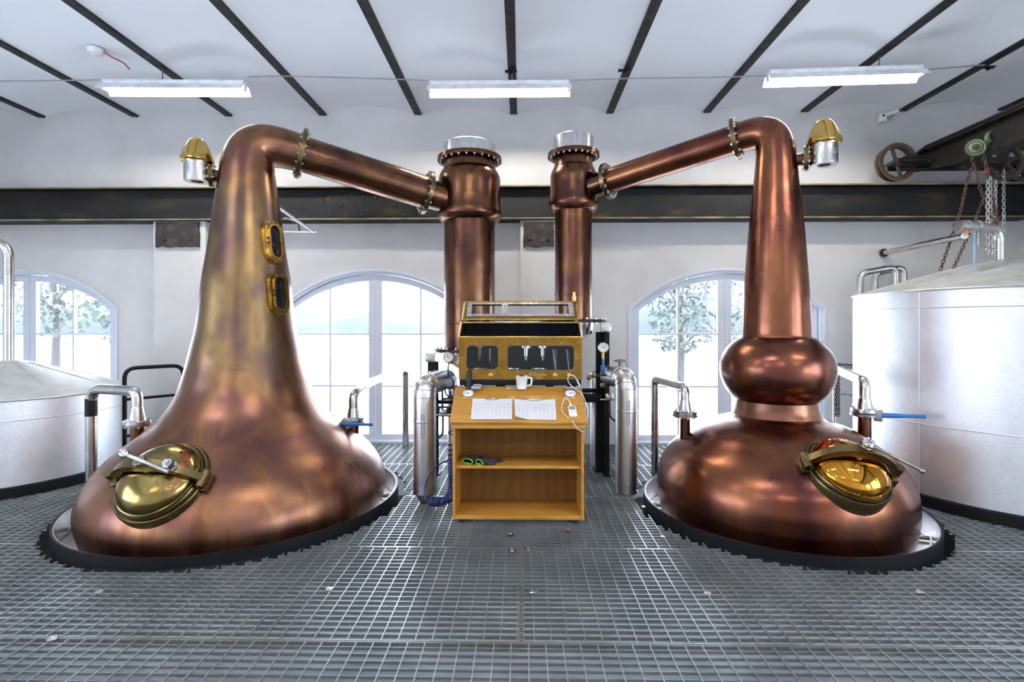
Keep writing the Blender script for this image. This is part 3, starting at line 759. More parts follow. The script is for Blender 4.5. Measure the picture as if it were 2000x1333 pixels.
# ---- left still
def left_still():
    t = thing('pot_still', 'larger left copper pot still, broad conical neck, two oval sight glasses', 'still', (SL.x, SL.y, 0), 'copper pot stills')
    b = MB(); b.lathe(sub(PROF_L, -.25, 1.2), SL, n=128, cap0=True, cap1=False); pot = b.build('pot', 'copper_old', t, sharp=60)
    b = MB(); b.lathe([(.4775, 1.19), (.4795, 1.195)]+sub(PROF_L, 1.2, 2.9), SL, n=96, cap0=False, cap1=False); b.build('neck', 'copper_old', t, sharp=60)
    P1 = Vector((-2.063, 4.743, 3.158)); P2 = Vector((-.982, 5.284, 2.924)); d = (P2-P1).normalized()
    pts, rs = neck_bend(SL, 2.895, .2295, 0, P1, (P2-P1), .172)
    b = MB(); b.tube(pts, rs, 56); b.build('swan_neck', 'copper_old', t, sharp=60)
    flange(t, P1+d*.01, d, .235, .020, 16, 'flange')
    b = MB(); b.cyl(P1+d*.0, P2, .166, 56); b.build('lyne_arm', 'copper_pipe', t)
    # manhole
    P, u, v, n = hit(316, 941, SL, PROF_L)
    rg, T, top = manhole(t, P-n*.015, u, v, n, .278, 'brass_hatch', 'brass_dull', 'FORSYTHS', R(12), 1, R(0))
    b = MB(); k0 = T @ Vector((-.10, .03, top+.06)); k1 = T @ Vector((.05, -.01, top+.04)); k2 = T @ Vector((.20, -.045, top-.02))
    b.cyl(k0, k1, .012, 14); b.cyl(k1, k2, .015, 14, mat=None); b.build('handle_rod', 'steel', rg)
    b = MB(); b.sphere(k0, .033, 16, 10); 
    for q in range(6):
        a = q*PI/3; b.sphere(k0+Vector((math.cos(a)*.022, 0, math.sin(a)*.022))+n*.012, .012, 8, 6)
    b.build('knob', 'chrome', rg)
    b = MB(); cc = T @ Vector((.185, .0, top-.02)); b.cyl(cc-n*.03, cc+n*.035, .034, 6); b.lathe([(.04, 0), (.04, .006)], T=Matrix.Translation(cc-n*.02) @ rot_to(n), n=24); b.cyl(cc+n*.03, cc+n*.055, .02, 14); b.build('hinge_nut', 'chrome', rg)
    # sight glasses
    for px, py in ((531, 474), (540.5, 574)):
        P, u, v, n = hit(px, py, SL, PROF_L); T = frame(P-n*.012, u, v, n)
        def st(hw, hh, N=12):
            o = []
            for cy, a0 in ((hh-hw, 0), (-(hh-hw), PI)):
                for i in range(N+1): a = a0+PI*i/N; o.append((hw*math.cos(a), cy+hw*math.sin(a)))
            return o
        b = MB(); b.plate(st(.100, .190), [st(.06, .150)], .055, T); b.plate(st(.092, .182), [st(.055, .145)], .03, T @ Matrix.Translation((0, 0, .04)));
        b.plate(st(.062, .152), [st(.048, .138)], .012, T @ Matrix.Translation((0, 0, .06)))
        sg = b.build('sight_glass', 'brass', t)
        b = MB(); b.plate(st(.058, .148), [], .01, T @ Matrix.Translation((0, 0, .035))); b.build('pane', 'darkglass', sg)
        for q in range(12):
            a = 2*PI*(q+.5)/12; x = .076*math.cos(a)*1.0; y = .076*math.sin(a)
            y += .09*(1 if y > 0 else -1) if abs(math.sin(a)) > .3 else .0
            inst(BOLT_B, 'bolt', sg, T @ Matrix.Translation((x, y, .055)))
    # relief valve
    valve(t, SL, Vector((-2.815, 4.40, 2.80)), .225)
    # nozzles
    nozzle(t, at(268, 826, 4.42), .052, .0, 'flange', .45)
    nozzle(t, at(690, 822, 4.86), .052, .0, 'flange', .45)
    return t
def nozzle(t, top, r, dz, nm, depth):
    top = Vector(top); b = MB(); b.lathe([(r, -depth), (r, -.02)], top, n=24); b.lathe([(r+.004, -.04), (r+.004, -.03)], top, n=24)
    nz = b.build('nozzle', 'copper_pipe', t)
    b = MB(); b.lathe([(.105, -.026), (.105, -.008), (.10, -.004)], top, n=36); b.build('flange_ring', 'steel_dark', nz)
def valve(t, ax, c, nr):
    c = Vector(c); ax = Vector((ax.x, ax.y, c.z)); d = Vector((c.x-ax.x, c.y-ax.y, 0)).normalized()
    zc = c.z+.07
    b = MB(); a0 = Vector((ax.x, ax.y, zc))+d*(nr-.08); a1 = Vector((c.x, c.y, zc)); b.cyl(a0, a1, .05, 24); st = b.build('relief_valve', 'copper_pipe', t)
    m = Vector((ax.x, ax.y, zc))+d*(nr+.055)
    flange(st, m, d, .105, .016, 8, 'valve_flange', 'brass_dull', BOLT_S)
    b = MB(); b.lathe([(.10, .0), (.102, .01), (.102, .185)], Vector((c.x, c.y, c.z)), n=40, cap0=False); b.lathe([(.102, .0), (.05, .0), (.05, .05)], Vector((c.x, c.y, c.z)), n=40, cap0=False); b.build('valve_body', 'steel', st)
    b = MB(); b.lathe([(.12, .165), (.131, .175), (.131, .20), (.118, .23), (.095, .29), (.068, .345), (.05, .365), (.02, .375), (.001, .377)], Vector((c.x, c.y, c.z)), n=40); b.build('valve_hood', 'brass', st)
left_still()

# ---- right still
def right_still():
    t = thing('pot_still', 'smaller right copper pot still with a round boil ball under a slim neck', 'still', (SR.x, SR.y, 0), 'copper pot stills')
    b = MB(); b.lathe(sub(PROF_R, -.25, .80), SR, n=128, cap1=False); b.build('pot', 'copper_new', t, sharp=60)
    b = MB(); b.lathe(smooth_prof([(.352, .765), (.345, .79), (.330, .83), (.322, .87), (.318, .92)], 4), SR, n=96, cap0=False, cap1=False); b.build('collar', 'copper_old', t, sharp=60)
    ball = [(.300, .905), (.322, .915), (.36, .95), (.40, 1.0), (.428, 1.06), (.443, 1.12), (.448, 1.18), (.444, 1.23), (.428, 1.29), (.395, 1.35), (.35, 1.40), (.305, 1.435), (.276, 1.45)]
    b = MB(); b.lathe(smooth_prof(ball, 5), SR, n=112, cap0=False, cap1=False); b.build('boil_ball', 'copper_new', t, sharp=60)
    nk = [(.277, 1.445), (.272, 1.47), (.268, 1.55), (.255, 1.8), (.242, 2.0), (.228, 2.2), (.212, 2.4), (.196, 2.55), (.182, 2.7), (.168, 2.85), (.160, 2.95)]
    b = MB(); b.lathe(smooth_prof(nk, 4), SR, n=80, cap0=False, cap1=False); b.build('neck', 'copper_new', t, sharp=60)
    P1 = Vector((1.923, 4.587, 3.215)); P2 = Vector((.892, 5.278, 3.033)); d = (P2-P1).normalized()
    pts, rs = neck_bend(SR, 2.945, .1605, 0, P1, (P2-P1), .128)
    b = MB(); b.tube(pts, rs, 48); b.build('swan_neck', 'copper_new', t, sharp=60)
    flange(t, P1+d*.01, d, .185, .018, 14)
    b = MB(); b.cyl(P1, P2, .125, 48); b.build('lyne_arm', 'copper_new', t)
    P, u, v, n = hit(1655, 921, SR, PROF_R)
    rg, T, top = manhole(t, P-n*.015, u, v, n, .253, 'gold', 'brass_dull', 'FORSYTHS', R(130), -1, R(-12))
    b = MB(); k0 = T @ Vector((.03, 0, top+.045)); k1 = T @ Vector((.27, -.17, top+.05)); b.cyl(k0, k1, .010, 12); b.sphere(k1, .017, 12, 8); b.build('handle_rod', 'steel_dark', rg)
    b = MB(); kc = T @ Vector((.0, 0, top+.06)); b.lathe([(.034, -.02), (.04, -.01), (.04, .01), (.03, .02)], T=Matrix.Translation(kc) @ rot_to(n), n=20)
    for q in range(6):
        a = q*PI/3; b.sphere(kc+u*math.cos(a)*.028+v*math.sin(a)*.028+n*.018, .012, 8, 6)
    b.build('knob', 'chrome', rg)
    valve(t, SR, Vector((2.49, 4.26, 2.87)), .168)
    nozzle(t, at(1338, 808, 4.55), .042, .0, 'flange', .4)
    nozzle(t, at(1688, 806, 4.42), .052, .0, 'flange', .4)
right_still()

# collars in the floor around the stills
def collar(c, r, label):
    t = thing('still_collar', label, 'floor collar', (c.x, c.y, -.25), 'black collars around the stills')
    b = MB(); b.lathe([(r-.014, -.25), (r, -.25), (r, .06), (r-.014, .06), (r-.014, -.25)], c, n=128, cap0=False, cap1=False); b.build('rim', 'black', t)
    b = MB(); b.lathe([(r-.016, -.14), (r-.016, .056), (r-.022, .056), (r-.022, -.13)], c, n=128, cap0=False, cap1=False)
    b.lathe([(r-.02, -.135), (r-.42, -.135)], c, n=128, cap0=False, cap1=False); b.build('tray', 'duct', t)
    for a in (200, 250, 290, 340, 20, 160):
        a = R(a); u = Vector((math.cos(a), math.sin(a), 0)); b = MB(); b.cyl(c+u*(r-.03)+Vector((0, 0, -.11)), c+u*(r-.3)+Vector((0, 0, -.11)), .018, 8); b.build('spoke', 'steel_dark', t)
collar(SL, RL_, 'wide black rim in the floor around the larger left still')
collar(SR, RR_, 'black rim in the floor around the right still with the boil ball')

# ================================================================== CONDENSERS
def condenser(c, label, r, rhead, zb, z_head0, z_head1, zfl, rfl, rcap, zcap, arm_from, arm_r, frad, nb, knob):
    t = thing('condenser', label, 'condenser', (c.x, c.y, 0), 'copper condenser columns')
    b = MB(); b.lathe([(r, zb), (r, z_head0+.06)], c, n=72, cap0=True, cap1=False); b.lathe([(r+.006, zb+.27), (r+.008, zb+.275), (r+.006, zb+.29)], c, n=72, cap0=False, cap1=False); b.build('column', 'copper_pipe', t)
    h = z_head1-z_head0
    if rhead-r > .05: hp = [(r-.01, z_head0), (r+.03, z_head0+.0), (rhead+.005, z_head0+.045), (rhead+.012, z_head0+.09), (rhead, z_head0+.17), (rhead-.005, z_head0+.28), (rhead-.005, z_head1-.12), (rhead-.03, z_head1-.05), (r+.01, z_head1-.015), (r, z_head1+.06)]
    else: hp = [(r-.01, z_head0), (rhead, z_head0+.01), (rhead+.014, z_head0+.035), (rhead+.002, z_head0+.07), (rhead, z_head0+.15), (rhead, z_head1-.1), (rhead-.008, z_head1-.03), (r+.005, z_head1+.0), (r-.002, z_head1+.06)]
    b = MB(); b.lathe(smooth_prof(hp, 5), c, n=80, cap0=False, cap1=True); b.build('head', 'copper_pipe', t, sharp=60)
    P2, d = arm_from
    e = Vector((c.x, c.y, 0))+Vector((0, 0, P2.z+d.z*(Vector((c.x-P2.x, c.y-P2.y)).length/Vector((d.x, d.y)).length)))
    b = MB(); b.cyl(P2, P2+(e-P2)*.7, arm_r, 48); b.build('inlet', 'copper_pipe', t)
    flange(t, P2, d, frad, .018, nb)
    T = Matrix.Translation((c.x, c.y, zfl)); b = MB(); b.lathe([(rfl, -.02), (rfl, -.003), (rfl-.008, -.002), (rfl-.008, .002), (rfl, .003), (rfl, .02)], T=T, n=72); fo = b.build('top_flange', 'copper_pipe', t)
    bolt_ring(fo, (c.x, c.y, zfl), (0, 0, 1), rfl-.03, 24, off=.02, both=-.02)
    b = MB(); b.lathe([(rcap+.003, zfl+.02), (rcap+.003, zfl+.04), (rcap, zfl+.042), (rcap, zcap-.01), (rcap-.01, zcap)], c, n=72); b.build('cap', 'steel', t)
    if knob: b = MB(); b.lathe([(.018, zcap), (.018, zcap+.015), (.01, zcap+.02), (.01, zcap+.035), (.014, zcap+.04), (.005, zcap+.045)], c, n=14); b.build('vent_plug', 'brass', t)
    b = MB(); rb = r+.10 if not knob else r+.165; b.lathe([(rb, zb-.02), (rb, zb+.012)], c, n=64); bo = b.build('base_flange', 'machine', t)
    bolt_ring(bo, (c.x, c.y, zb), (0, 0, 1), rb-.03, 20, off=.012, both=-.02)
    b = MB(); b.lathe([(r+.02, zb-.02), (r, zb-.14), (r*.55, zb-.20), (.06, zb-.23), (.06, zb-.55)], c, n=48); b.build('outlet_cone', 'steel', t)
P1 = Vector((-2.063, 4.743, 3.158)); P2 = Vector((-.982, 5.284, 2.924))
condenser(CL, 'wider copper condenser column joined to the left still', .272, .335, 1.29, 2.66, 3.235, 3.33, .342, .277, 3.49, (P2, (P2-P1).normalized()), .150, .225, 16, False)
P1 = Vector((1.923, 4.587, 3.215)); P2 = Vector((.892, 5.278, 3.033))
condenser(CR, 'slimmer copper condenser column joined to the right still, topped by a small brass plug', .197, .252, 1.60, 2.77, 3.27, 3.37, .275, .212, 3.565, (P2, (P2-P1).normalized()), .120, .185, 14, True)

# frames that carry the condensers
def support(name, label, posts, zt, bars, plate):
    x0 = sum(p[0] for p in posts)/len(posts); t = thing(name, label, 'frame', (x0, 5.3, 0), 'black frames under the condensers')
    for x, y, w_ in posts:
        b = MB(); b.bx(x-w_/2, x+w_/2, y-.05, y-.04, 0, zt); b.bx(x-w_/2, x+w_/2, y+.04, y+.05, 0, zt); b.bx(x-.006, x+.006, y-.045, y+.045, 0, zt)
        po = b.build('post', 'black', t, flat=True)
        MB().bx(x-w_*.8, x+w_*.8, y-.08, y+.08, 0, .012).build('foot_plate', 'black', po)
    for a, c, y, z0, z1 in bars:
        MB().bx(a, c, y-.04, y+.04, z0, z1, bev=.004).build('cross_bar', 'black', t)
    for x, y, z in plate:
        b = MB(); b.bx(x-.05, x+.05, y-.05, y+.05, z-.1, z-.005, bev=.004); b.build('bracket', 'steel', t)
support('support_frame', 'black steel support frame under the wider left condenser', [(at(846, 800, 5.35).x, 5.35, .10), (CL.x+.33, 5.62, .1)], 1.17, [(at(848, 800, 5.3).x, CL.x+.38, 5.3, .61, .71), (at(848, 800, 5.3).x, CL.x+.38, 5.42, .72, .76)], [(at(841, 690, 5.35).x, 5.35, 1.27)])
support('support_frame', 'black steel support frame under the slimmer right condenser', [(at(1184, 800, 5.33).x, 5.33, .05), (at(1173, 800, 5.48).x, 5.48, .09), (CR.x-.25, 5.6, .08)], 1.48, [(CR.x-.3, at(1176, 780, 5.3).x, 5.4, .745, .83), (CR.x-.3, at(1176, 780, 5.3).x, 5.52, .83, .87)], [(at(1184, 640, 5.35).x, 5.38, 1.575)])

# jacketed cooling-water pipes with hand wheels
def ducts():
    for nm, px, Y, lab, endp, hw in (('jacketed_pipe', 830, 4.47, 'fat silver jacketed pipe left of the oak desk, bending back at the top', at(872, 772, 5.25), at(851, 727, 4.93)),
                                    ('jacketed_pipe', 1223, 4.77, 'fat silver jacketed pipe right of the oak desk, bending back towards the column', at(1190, 748, 5.2), at(1212, 705, 5.12))):
        p = at(px, 800, Y); r = .1
        t = thing(nm, lab, 'pipe', (p.x, Y, 0), 'silver jacketed pipes')
        zt = .92 if px < 1000 else .96; e = Vector((endp.x, endp.y, zt+.08))
        b = MB(); b.lathe([(r, .095), (r, zt-.1)], (p.x, Y, 0), n=40, cap0=False, cap1=False)
        b.lathe([(r+.002, .09), (r+.003, .10), (r+.002, .11)], (p.x, Y, 0), n=40, cap0=False, cap1=False)
        b.lathe([(r+.002, zt-.21), (r+.004, zt-.20), (r+.002, zt-.19)], (p.x, Y, 0), n=40, cap0=False, cap1=False); b.build('jacket', 'duct', t)
        b = MB()
        if px < 1000: b.lathe([(.045, .0), (.05, .02), (r, .095)], (p.x, Y, 0), n=40)
        else: b.lathe([(r*.93, .0), (r*.93, .02), (r, .095)], (p.x, Y, 0), n=40)
        b.build('foot', 'duct', t)
        A = Vector((p.x, Y, zt-.1)); path = rounded([A, Vector((p.x, Y, zt+.10)), e], .26, 3)
        for i, (a, c) in enumerate(zip(path, path[1:])):
            pass
        path2 = rounded([A, Vector((p.x, Y, zt+.10)), e], .26, 4)
        b = MB()
        b.tube(path2, r, 36)
        for q in path2[1:-1]:
            i = path2.index(q); tdir = path2[i+1]-path2[i-1]; b.torus(q, tdir, r+.0005, .0035, 36, 6)
        b.build('elbow', 'duct', t)
        # arrow outline label with print
        b = MB(); a0 = Vector((p.x, Y-r-.0015, 0)); z1, z2 = (.78, .60) if px < 1000 else (.86, .66)
        b.plate([(-.012, z1), (.012, z1), (.012, z2), (0, z2-.025), (-.012, z2)], [[(-.009, z1-.003), (.009, z1-.003), (.009, z2), (0, z2-.02), (-.009, z2)]], .002, Matrix.Translation(a0) @ Matrix.Rotation(PI/2, 4, 'X')); b.build('flow_arrow', 'black', t)
        # hand wheel
        h = Vector(hw); wb = MB(); wb.cyl(h-Vector((0, 0, .17)), h, .022, 14); wb.box(h-Vector((0, 0, .10)), (.07, .07, .05), bev=.008); v_ = wb.build('valve_stem', 'steel_dark', t)
        wb = MB(); wb.torus(h, (0, 0, 1), .06, .008, 28, 8); wb.cyl(h-Vector((0, 0, .01)), h+Vector((0, 0, .015)), .018, 12)
        for q in range(4): a = q*PI/2; wb.cyl(h, h+Vector((.06*math.cos(a), .06*math.sin(a), 0)), .006, 8)
        wb.build('hand_wheel', 'steel_dark', v_)
ducts()

# pressure gauges and small pipework
def gauge_face(parent, c, n, r, needle, mat_rim='steel'):
    c = Vector(c); n = Vector(n).normalized(); up0 = Vector((0, 0, 1)); u = up0.cross(n).normalized(); v = n.cross(u); T = frame(c, u, v, n)
    b = MB(); b.lathe([(r, -.02), (r, .004), (r*.93, .010), (r*.88, .004)], T=T, n=36, cap1=False); rim = b.build('rim', mat_rim, parent)
    b = MB(); b.lathe([(r*.9, .0), (r*.9, .003)], T=T, n=36); b.build('dial', 'dial', parent)
    b = MB()
    for q in range(11):
        a = R(225-27*q); L_ = r*.14; m = Vector((math.cos(a)*r*.74, math.sin(a)*r*.74, .004)); b.box((0, 0, 0), (L_, r*.03, .001), T @ Matrix.Translation(m) @ Matrix.Rotation(a, 4, 'Z'))
    b.box((r*.2, 0, 0), (r*.8, r*.06, .001), T @ Matrix.Translation((0, 0, .006)) @ Matrix.Rotation(R(needle), 4, 'Z')); b.lathe([(r*.09, .004), (r*.09, .008)], T=T, n=14)
    b.build('needle_and_scale', 'black', parent); return T
def gauges():
    p = at(875, 698, 4.85); t = thing('pressure_gauge', 'round white pressure gauge with a looped blue tube, left of the brass cabinet', 'gauge', p, 'pressure gauges beside the columns')
    gauge_face(t, p, (.1, -1, 0), .05, 100)
    b = MB(); b.cyl(p+Vector((0, .01, -.05)), p+Vector((0, .01, -.09)), .012, 10); b.build('stem', 'brass', t)
    pts = [p+Vector((0, .01, -.09))]
    c = p+Vector((.005, .01, -.245))
    pts += [p+Vector((0, .01, -.16))]
    for q in range(19): a = PI/2+2*PI*q/16; pts.append(c+Vector((math.cos(a)*.047, .012*math.sin(q*.4), math.sin(a)*.052)))
    pts += [p+Vector((-.03, .02, -.33)), p+Vector((.0, .0, -.37)), p+Vector((.02, .0, -.40))]
    b = MB(); b.tube(catmull(pts, 3), .008, 8); b.build('blue_coil', 'bluehose', t)
    p = at(1178, 679, 4.95); t = thing('pressure_gauge', 'round white pressure gauge over a blue ball valve, right of the brass cabinet', 'gauge', p, 'pressure gauges beside the columns')
    gauge_face(t, p, (-.1, -1, 0), .05, 15)
    b = MB(); b.cyl(p+Vector((0, .01, -.05)), p+Vector((0, .01, -.11)), .012, 10); b.build('stem', 'brass', t)
    b = MB(); b.box(p+Vector((0, .0, -.16)), (.02, .03, .10), bev=.005); b.box(p+Vector((-.004, -.012, -.215)), (.042, .014, .09), bev=.005); b.build('blue_lever', 'blue', t)
    # brown pipework
    def run(lab, paths, r, fits, cock=None):
        P0 = Vector(paths[0][0]); t = thing('small_pipework', lab, 'pipework', P0, 'small copper pipework beside the columns')
        for P in paths: b = MB(); b.tube(rounded(P, .05), r, 10); b.build('pipe', 'rivet', t)
        for f in fits:
            f = Vector(f); b = MB(); b.box(f, (.045, .045, .045), bev=.01); b.build('fitting', 'brass_dull', t)
        if cock:
            k_ = Vector(cock); b = MB(); b.box(k_, (.07, .05, .05), bev=.012); b.lathe([(.035, -.03), (.035, -.02)], k_, n=6); b.lathe([(.035, .02), (.035, .03)], k_, n=6); b.cyl(k_-Vector((.09, 0, .03)), k_+Vector((.08, 0, -.03)), .009, 10); b.build('stop_cock', 'steel', t)
    Y = 4.95
    g = lambda x, y: at(x, y, Y)
    run('brown copper pipework with a stop cock, behind the left jacketed pipe', [[g(864, 735), g(864, 800)], [g(864, 758), g(890, 758)], [g(866, 780), g(880, 778), g(880, 765)], [g(865, 812), g(865, 850), g(852, 858)]], .0105, [g(864, 758), g(880, 776), g(888, 757)], g(866, 805))
    Y = 5.02
    run('brown copper pipework with a stop cock, left of the right jacketed pipe', [[g(1188, 712), g(1189, 770)], [g(1188, 733), g(1150, 735), g(1150, 742)], [g(1187, 752), g(1176, 753)], [g(1190, 780), g(1191, 815), g(1203, 824)]], .0105, [g(1188, 733), g(1150, 738), g(1160, 734), g(1177, 753)], g(1190, 775))
gauges()
def side_tubes():
    # slim silver insulated tubes under the cones
    for px, Y, lab, z1 in ((1162, 5.75, 'slim silver tube standing behind the black posts on the right', 1.0), (884, 5.6, 'slim silver tube standing under the left condenser behind the desk', .95)):
        p = at(px, 800, Y); b = MB(); b.lathe([(.055, 0), (.055, z1), (.052, z1+.004)], (p.x, Y, 0), n=24); b.lathe([(.058, z1-.2), (.058, z1-.18)], (p.x, Y, 0), n=24)
        b.sphere((p.x, Y, z1), .055, 20, 10); tag(b.build('silver_tube', 'duct'), lab, 'pipe')
side_tubes()
def hoses():
    # coiled blue air line
    b = MB(); P = []
    top = at(893, 833, 4.22); 
    path = catmull([at(884, 835, 4.25), at(883, 880, 4.25), at(884, 925, 4.22), at(884, 955, 4.2), at(876, 975, 4.15), at(857, 981, 4.12), at(838, 979, 4.12)], 14)
    for i in range(len(path)): path[i].z = max(path[i].z, .05)
    L_ = [0]
    for a, c in zip(path, path[1:]): L_.append(L_[-1]+(c-a).length)
    tot = L_[-1]; N = 780; j = 0; ph = 0
    for i in range(N):
        s_ = tot*i/(N-1)
        while j < len(L_)-2 and L_[j+1] < s_: j += 1
        f = (s_-L_[j])/max(1e-6, L_[j+1]-L_[j]); c = path[j].lerp(path[j+1], f); t = (path[j+1]-path[j]).normalized()
        u = t.cross(Vector((0, 1, 0))).normalized(); v = t.cross(u)
        dens = 25 if s_ < tot*.35 else 75
        ph += (tot/N)*2*PI*dens*(.4 if s_ < tot*.2 else 1); P.append(c+(u*math.cos(ph)+v*math.sin(ph))*.034)
    tag(b.build('coiled_hose', 'bluehose') if False else (b.tube(P, .0055, 6), b.build('coiled_hose', 'bluehose'))[1], 'dark blue coiled air hose hanging beside the left side of the desk', 'hose')
    b = MB(); b.tube(catmull([at(836, 984, 4.10), at(829, 968, 4.10), at(835, 935, 4.2), at(855, 910, 4.35), at(880, 898, 4.45), at(900, 890, 4.5)], 8), .007, 8)
    tag(b.build('blue_hose', 'bluehose'), 'plain blue hose curving in front of the left jacketed pipe to behind the desk', 'hose')
hoses()

# ================================================================== DESK AND SPIRIT SAFE
DX0, DX1, DY0, DY1 = -.535, .488, 3.985, 4.36
def desk():
    t = thing('oak_desk', 'golden oak sloping-topped desk with two open shelves in the middle of the floor', 'desk', ((DX0+DX1)/2, 4.17, 0))
    for x in (DX0, DX1-.02):
        b = MB(); prof = [(DY0, .035), (DY1, .035), (DY1, 1.0), (DY0+.01, .775), (DY0, .775)]
        b.prism(prof, .02, Matrix.Translation((x+.01, 0, 0)) @ Matrix(((0, 0, 1, 0), (1, 0, 0, 0), (0, 1, 0, 0), (0, 0, 0, 1)))); b.build('side_panel', 'wood', t)
    b = MB(); b.bx(DX0+.02, DX1-.02, DY0+.005, DY1, .035, .066, bev=.002); b.build('bottom_board', 'wood', t)
    b = MB(); b.bx(DX0+.02, DX1-.02, DY0+.03, DY1-.01, .425, .447, bev=.002); b.build('shelf', 'wood', t)
    b = MB(); b.bx(DX0+.02, DX1-.02, DY1-.012, DY1, .066, .95); b.build('back_panel', 'woodv', t)
    b = MB(); b.bx(DX0+.02, DX1-.02, DY0+.02, DY0+.04, .745, .785); b.build('front_rail', 'wood', t)
    # sloping top
    A = Vector((0, 3.925, .805)); B = Vector((0, 4.30, 1.037)); d = (B-A).normalized(); n = Vector((0, -d.z, d.y)); L_ = (B-A).length
    T = frame(A, Vector((1, 0, 0)), d, n); b = MB(); b.box(((DX0+DX1)/2, L_/2, -.013), (DX1-DX0+.035, L_, .026), T, bev=.004); b.build('sloping_top', 'wood', t)
    b = MB(); b.bx(DX0-.005, DX1+.005, 3.945, 3.985, .752, .785, bev=.004); b.build('edge_moulding', 'wood', t)
    for x in (DX0+.07, DX1-.07):
        for y in (DY0+.06, DY1-.06): b = MB(); b.lathe([(.03, 0), (.03, .03), (.015, .036)], (x, y, 0), n=14); b.build('foot', 'blacksheet', t)
    return T
TD = desk()   # local frame of the sloping top: x world, y up the slope, z off the surface
def desk_uv(px, py):
    d = ray(px, py); o = Vector((0, 0, CAMH)); n = TD.col[2].xyz; p0 = TD.translation; t = (p0-o).dot(n)/d.dot(n); return TD.inverted() @ (o+d*t)

def desk_items():
    # thermometers let into the slope
    for px, lab in ((914.5, 'round dial thermometer set in the left end of the sloping desk top'), (1114, 'round dial thermometer set in the right end of the sloping desk top')):
        q = desk_uv(px, 771); c = TD @ Vector((q.x, q.y, .008)); n = TD.col[2].xyz
        t = thing('dial_thermometer', lab, 'thermometer', c, 'dial thermometers in the desk top'); gauge_face(t, c, n, .048, 5 if px > 1000 else 175, 'chrome')
    # clipboards with paper
    def sheet(c4, lab, curl, grp='record sheets on the desk'):
        P = [desk_uv(*p) for p in c4]; cx = sum(p.x for p in P)/4; cy = sum(p.y for p in P)/4
        t = thing('clipboard', lab, 'clipboard', TD @ Vector((cx, cy, 0)), grp)
        b = MB(); b.prism([(p.x*1.0+(cx-p.x)*.02, p.y+(.006 if i > 1 else .003)) for i, p in enumerate(P)], .004, TD @ Matrix.Translation((0, 0, .0025))); b.build('board', 'black' if not curl else 'wood', t)
        b = MB(); vs = []; fs = []; N = 14
        for i in range(N+1):
            for j in range(N+1):
                u, v = i/N, j/N; p = (P[0].lerp(P[1], u)).lerp(P[3].lerp(P[2], u), v); z = .007
                if curl: z += .010*math.sin(PI*u)*0+.006*(2*u-1)**2*v; 
                if curl and u+v < .38: z += .03*(1-(u+v)/.38)**1.5
                vs.append(TD @ Vector((p.x, p.y-(.01*math.sin(PI*u)*v if curl else 0), z)))
        for i in range(N):
            for j in range(N): a = i*(N+1)+j; fs.append((a, a+N+1, a+N+2, a+1))
        b.addm(vs, fs); pap = b.build('paper', 'paper', t, sharp=80)
        b = MB(); rnd = random.Random(3 if curl else 4)
        for j in range(11):
            for i in range(9):
                u = .08+.1*i; v = .12+.062*j
                if rnd.random() < .25: continue
                p = (P[0].lerp(P[1], u)).lerp(P[3].lerp(P[2], u), v); b.box((p.x+.008, p.y, .0085+(.006*(2*u-1)**2*v if curl else 0)), (rnd.uniform(.008, .02), .0016, .0006), TD)
        b.build('printed_rows', 'ink', pap)
        m = P[3].lerp(P[2], .5); b = MB(); b.box((m.x, m.y-.012, .013), (.10, .016, .006), TD, bev=.002)
        for s_ in (-1, 1): b.box((m.x+s_*.04, m.y-.016, .016), (.022, .01, .004), TD @ Matrix.Translation((0, 0, 0)), bev=.001)
        b.build('clip', 'steel', t)
    sheet([(919.5, 821), (1000, 821), (1000.5, 780.5), (923, 780)], 'left clipboard on the desk, a flat printed sheet under a metal clip', False)
    sheet([(1006, 821), (1087, 822), (1084, 782), (1005, 782)], 'right clipboard on the desk, its sheet curled up at the lower left corner', True)
    # digital thermometer with cable
    q = desk_uv(1118, 806); t = thing('handheld_thermometer', 'white handheld digital thermometer with a grey display and a thin cable on the desk top', 'thermometer', TD @ q)
    Tm = TD @ Matrix.Translation((q.x, q.y, .012)) @ Matrix.Rotation(R(3), 4, 'Z')
    b = MB(); b.box((0, 0, 0), (.062, .118, .024), Tm, bev=.008); b.build('body', 'plastic', t)
    b = MB(); b.box((0, .025, .0125), (.046, .038, .002), Tm, bev=.001); b.build('display', 'lcd', t)
    b = MB()
    for i in range(3):
        for j in range(2): b.box((-.015+.015*i, -.012-.018*j, .0125), (.009, .009, .002), Tm, bev=.001)
    b.build('keypad', 'greyp', t)
    b = MB(); b.box((-.005, .073, .0), (.018, .03, .014), Tm, bev=.004); b.build('plug', 'plastic', t)
    b = MB(); D = lambda px, py, h=.006: TD @ (desk_uv(px, py)+Vector((0, 0, h)))
    pts = [D(1113, 788), D(1110, 783), D(1103, 782, .02), D(1097, 794), D(1098, 806), D(1106, 814), D(1111, 818, .004)]
    b.tube(catmull(pts, 6), .0028, 6)
    pts = [D(1117, 823), D(1120, 828, .004), at(1128, 838, 3.90), at(1141, 845, 3.90)]
    b.tube(catmull(pts, 6), .0028, 6); b.build('cable', 'plastic', t)
    # second probe cable hung from the safe tap, over the right edge
    b = MB(); pts = [at(1111, 733, 4.275), at(1109, 742, 4.26), at(1114, 752, 4.22), D(1126, 765, .015), D(1136, 773, .02), at(1145, 790, 3.99), at(1149, 806, 3.97), at(1146, 822, 3.97)]
    b.tube(catmull(pts, 7), .003, 6); b.tube(catmull([at(1111, 733, 4.275), at(1120, 734, 4.25), at(1127, 742, 4.24), at(1133, 754, 4.22)], 6), .003, 6); b.cyl(at(1127, 743, 4.24), at(1133, 755, 4.22), .006, 8)
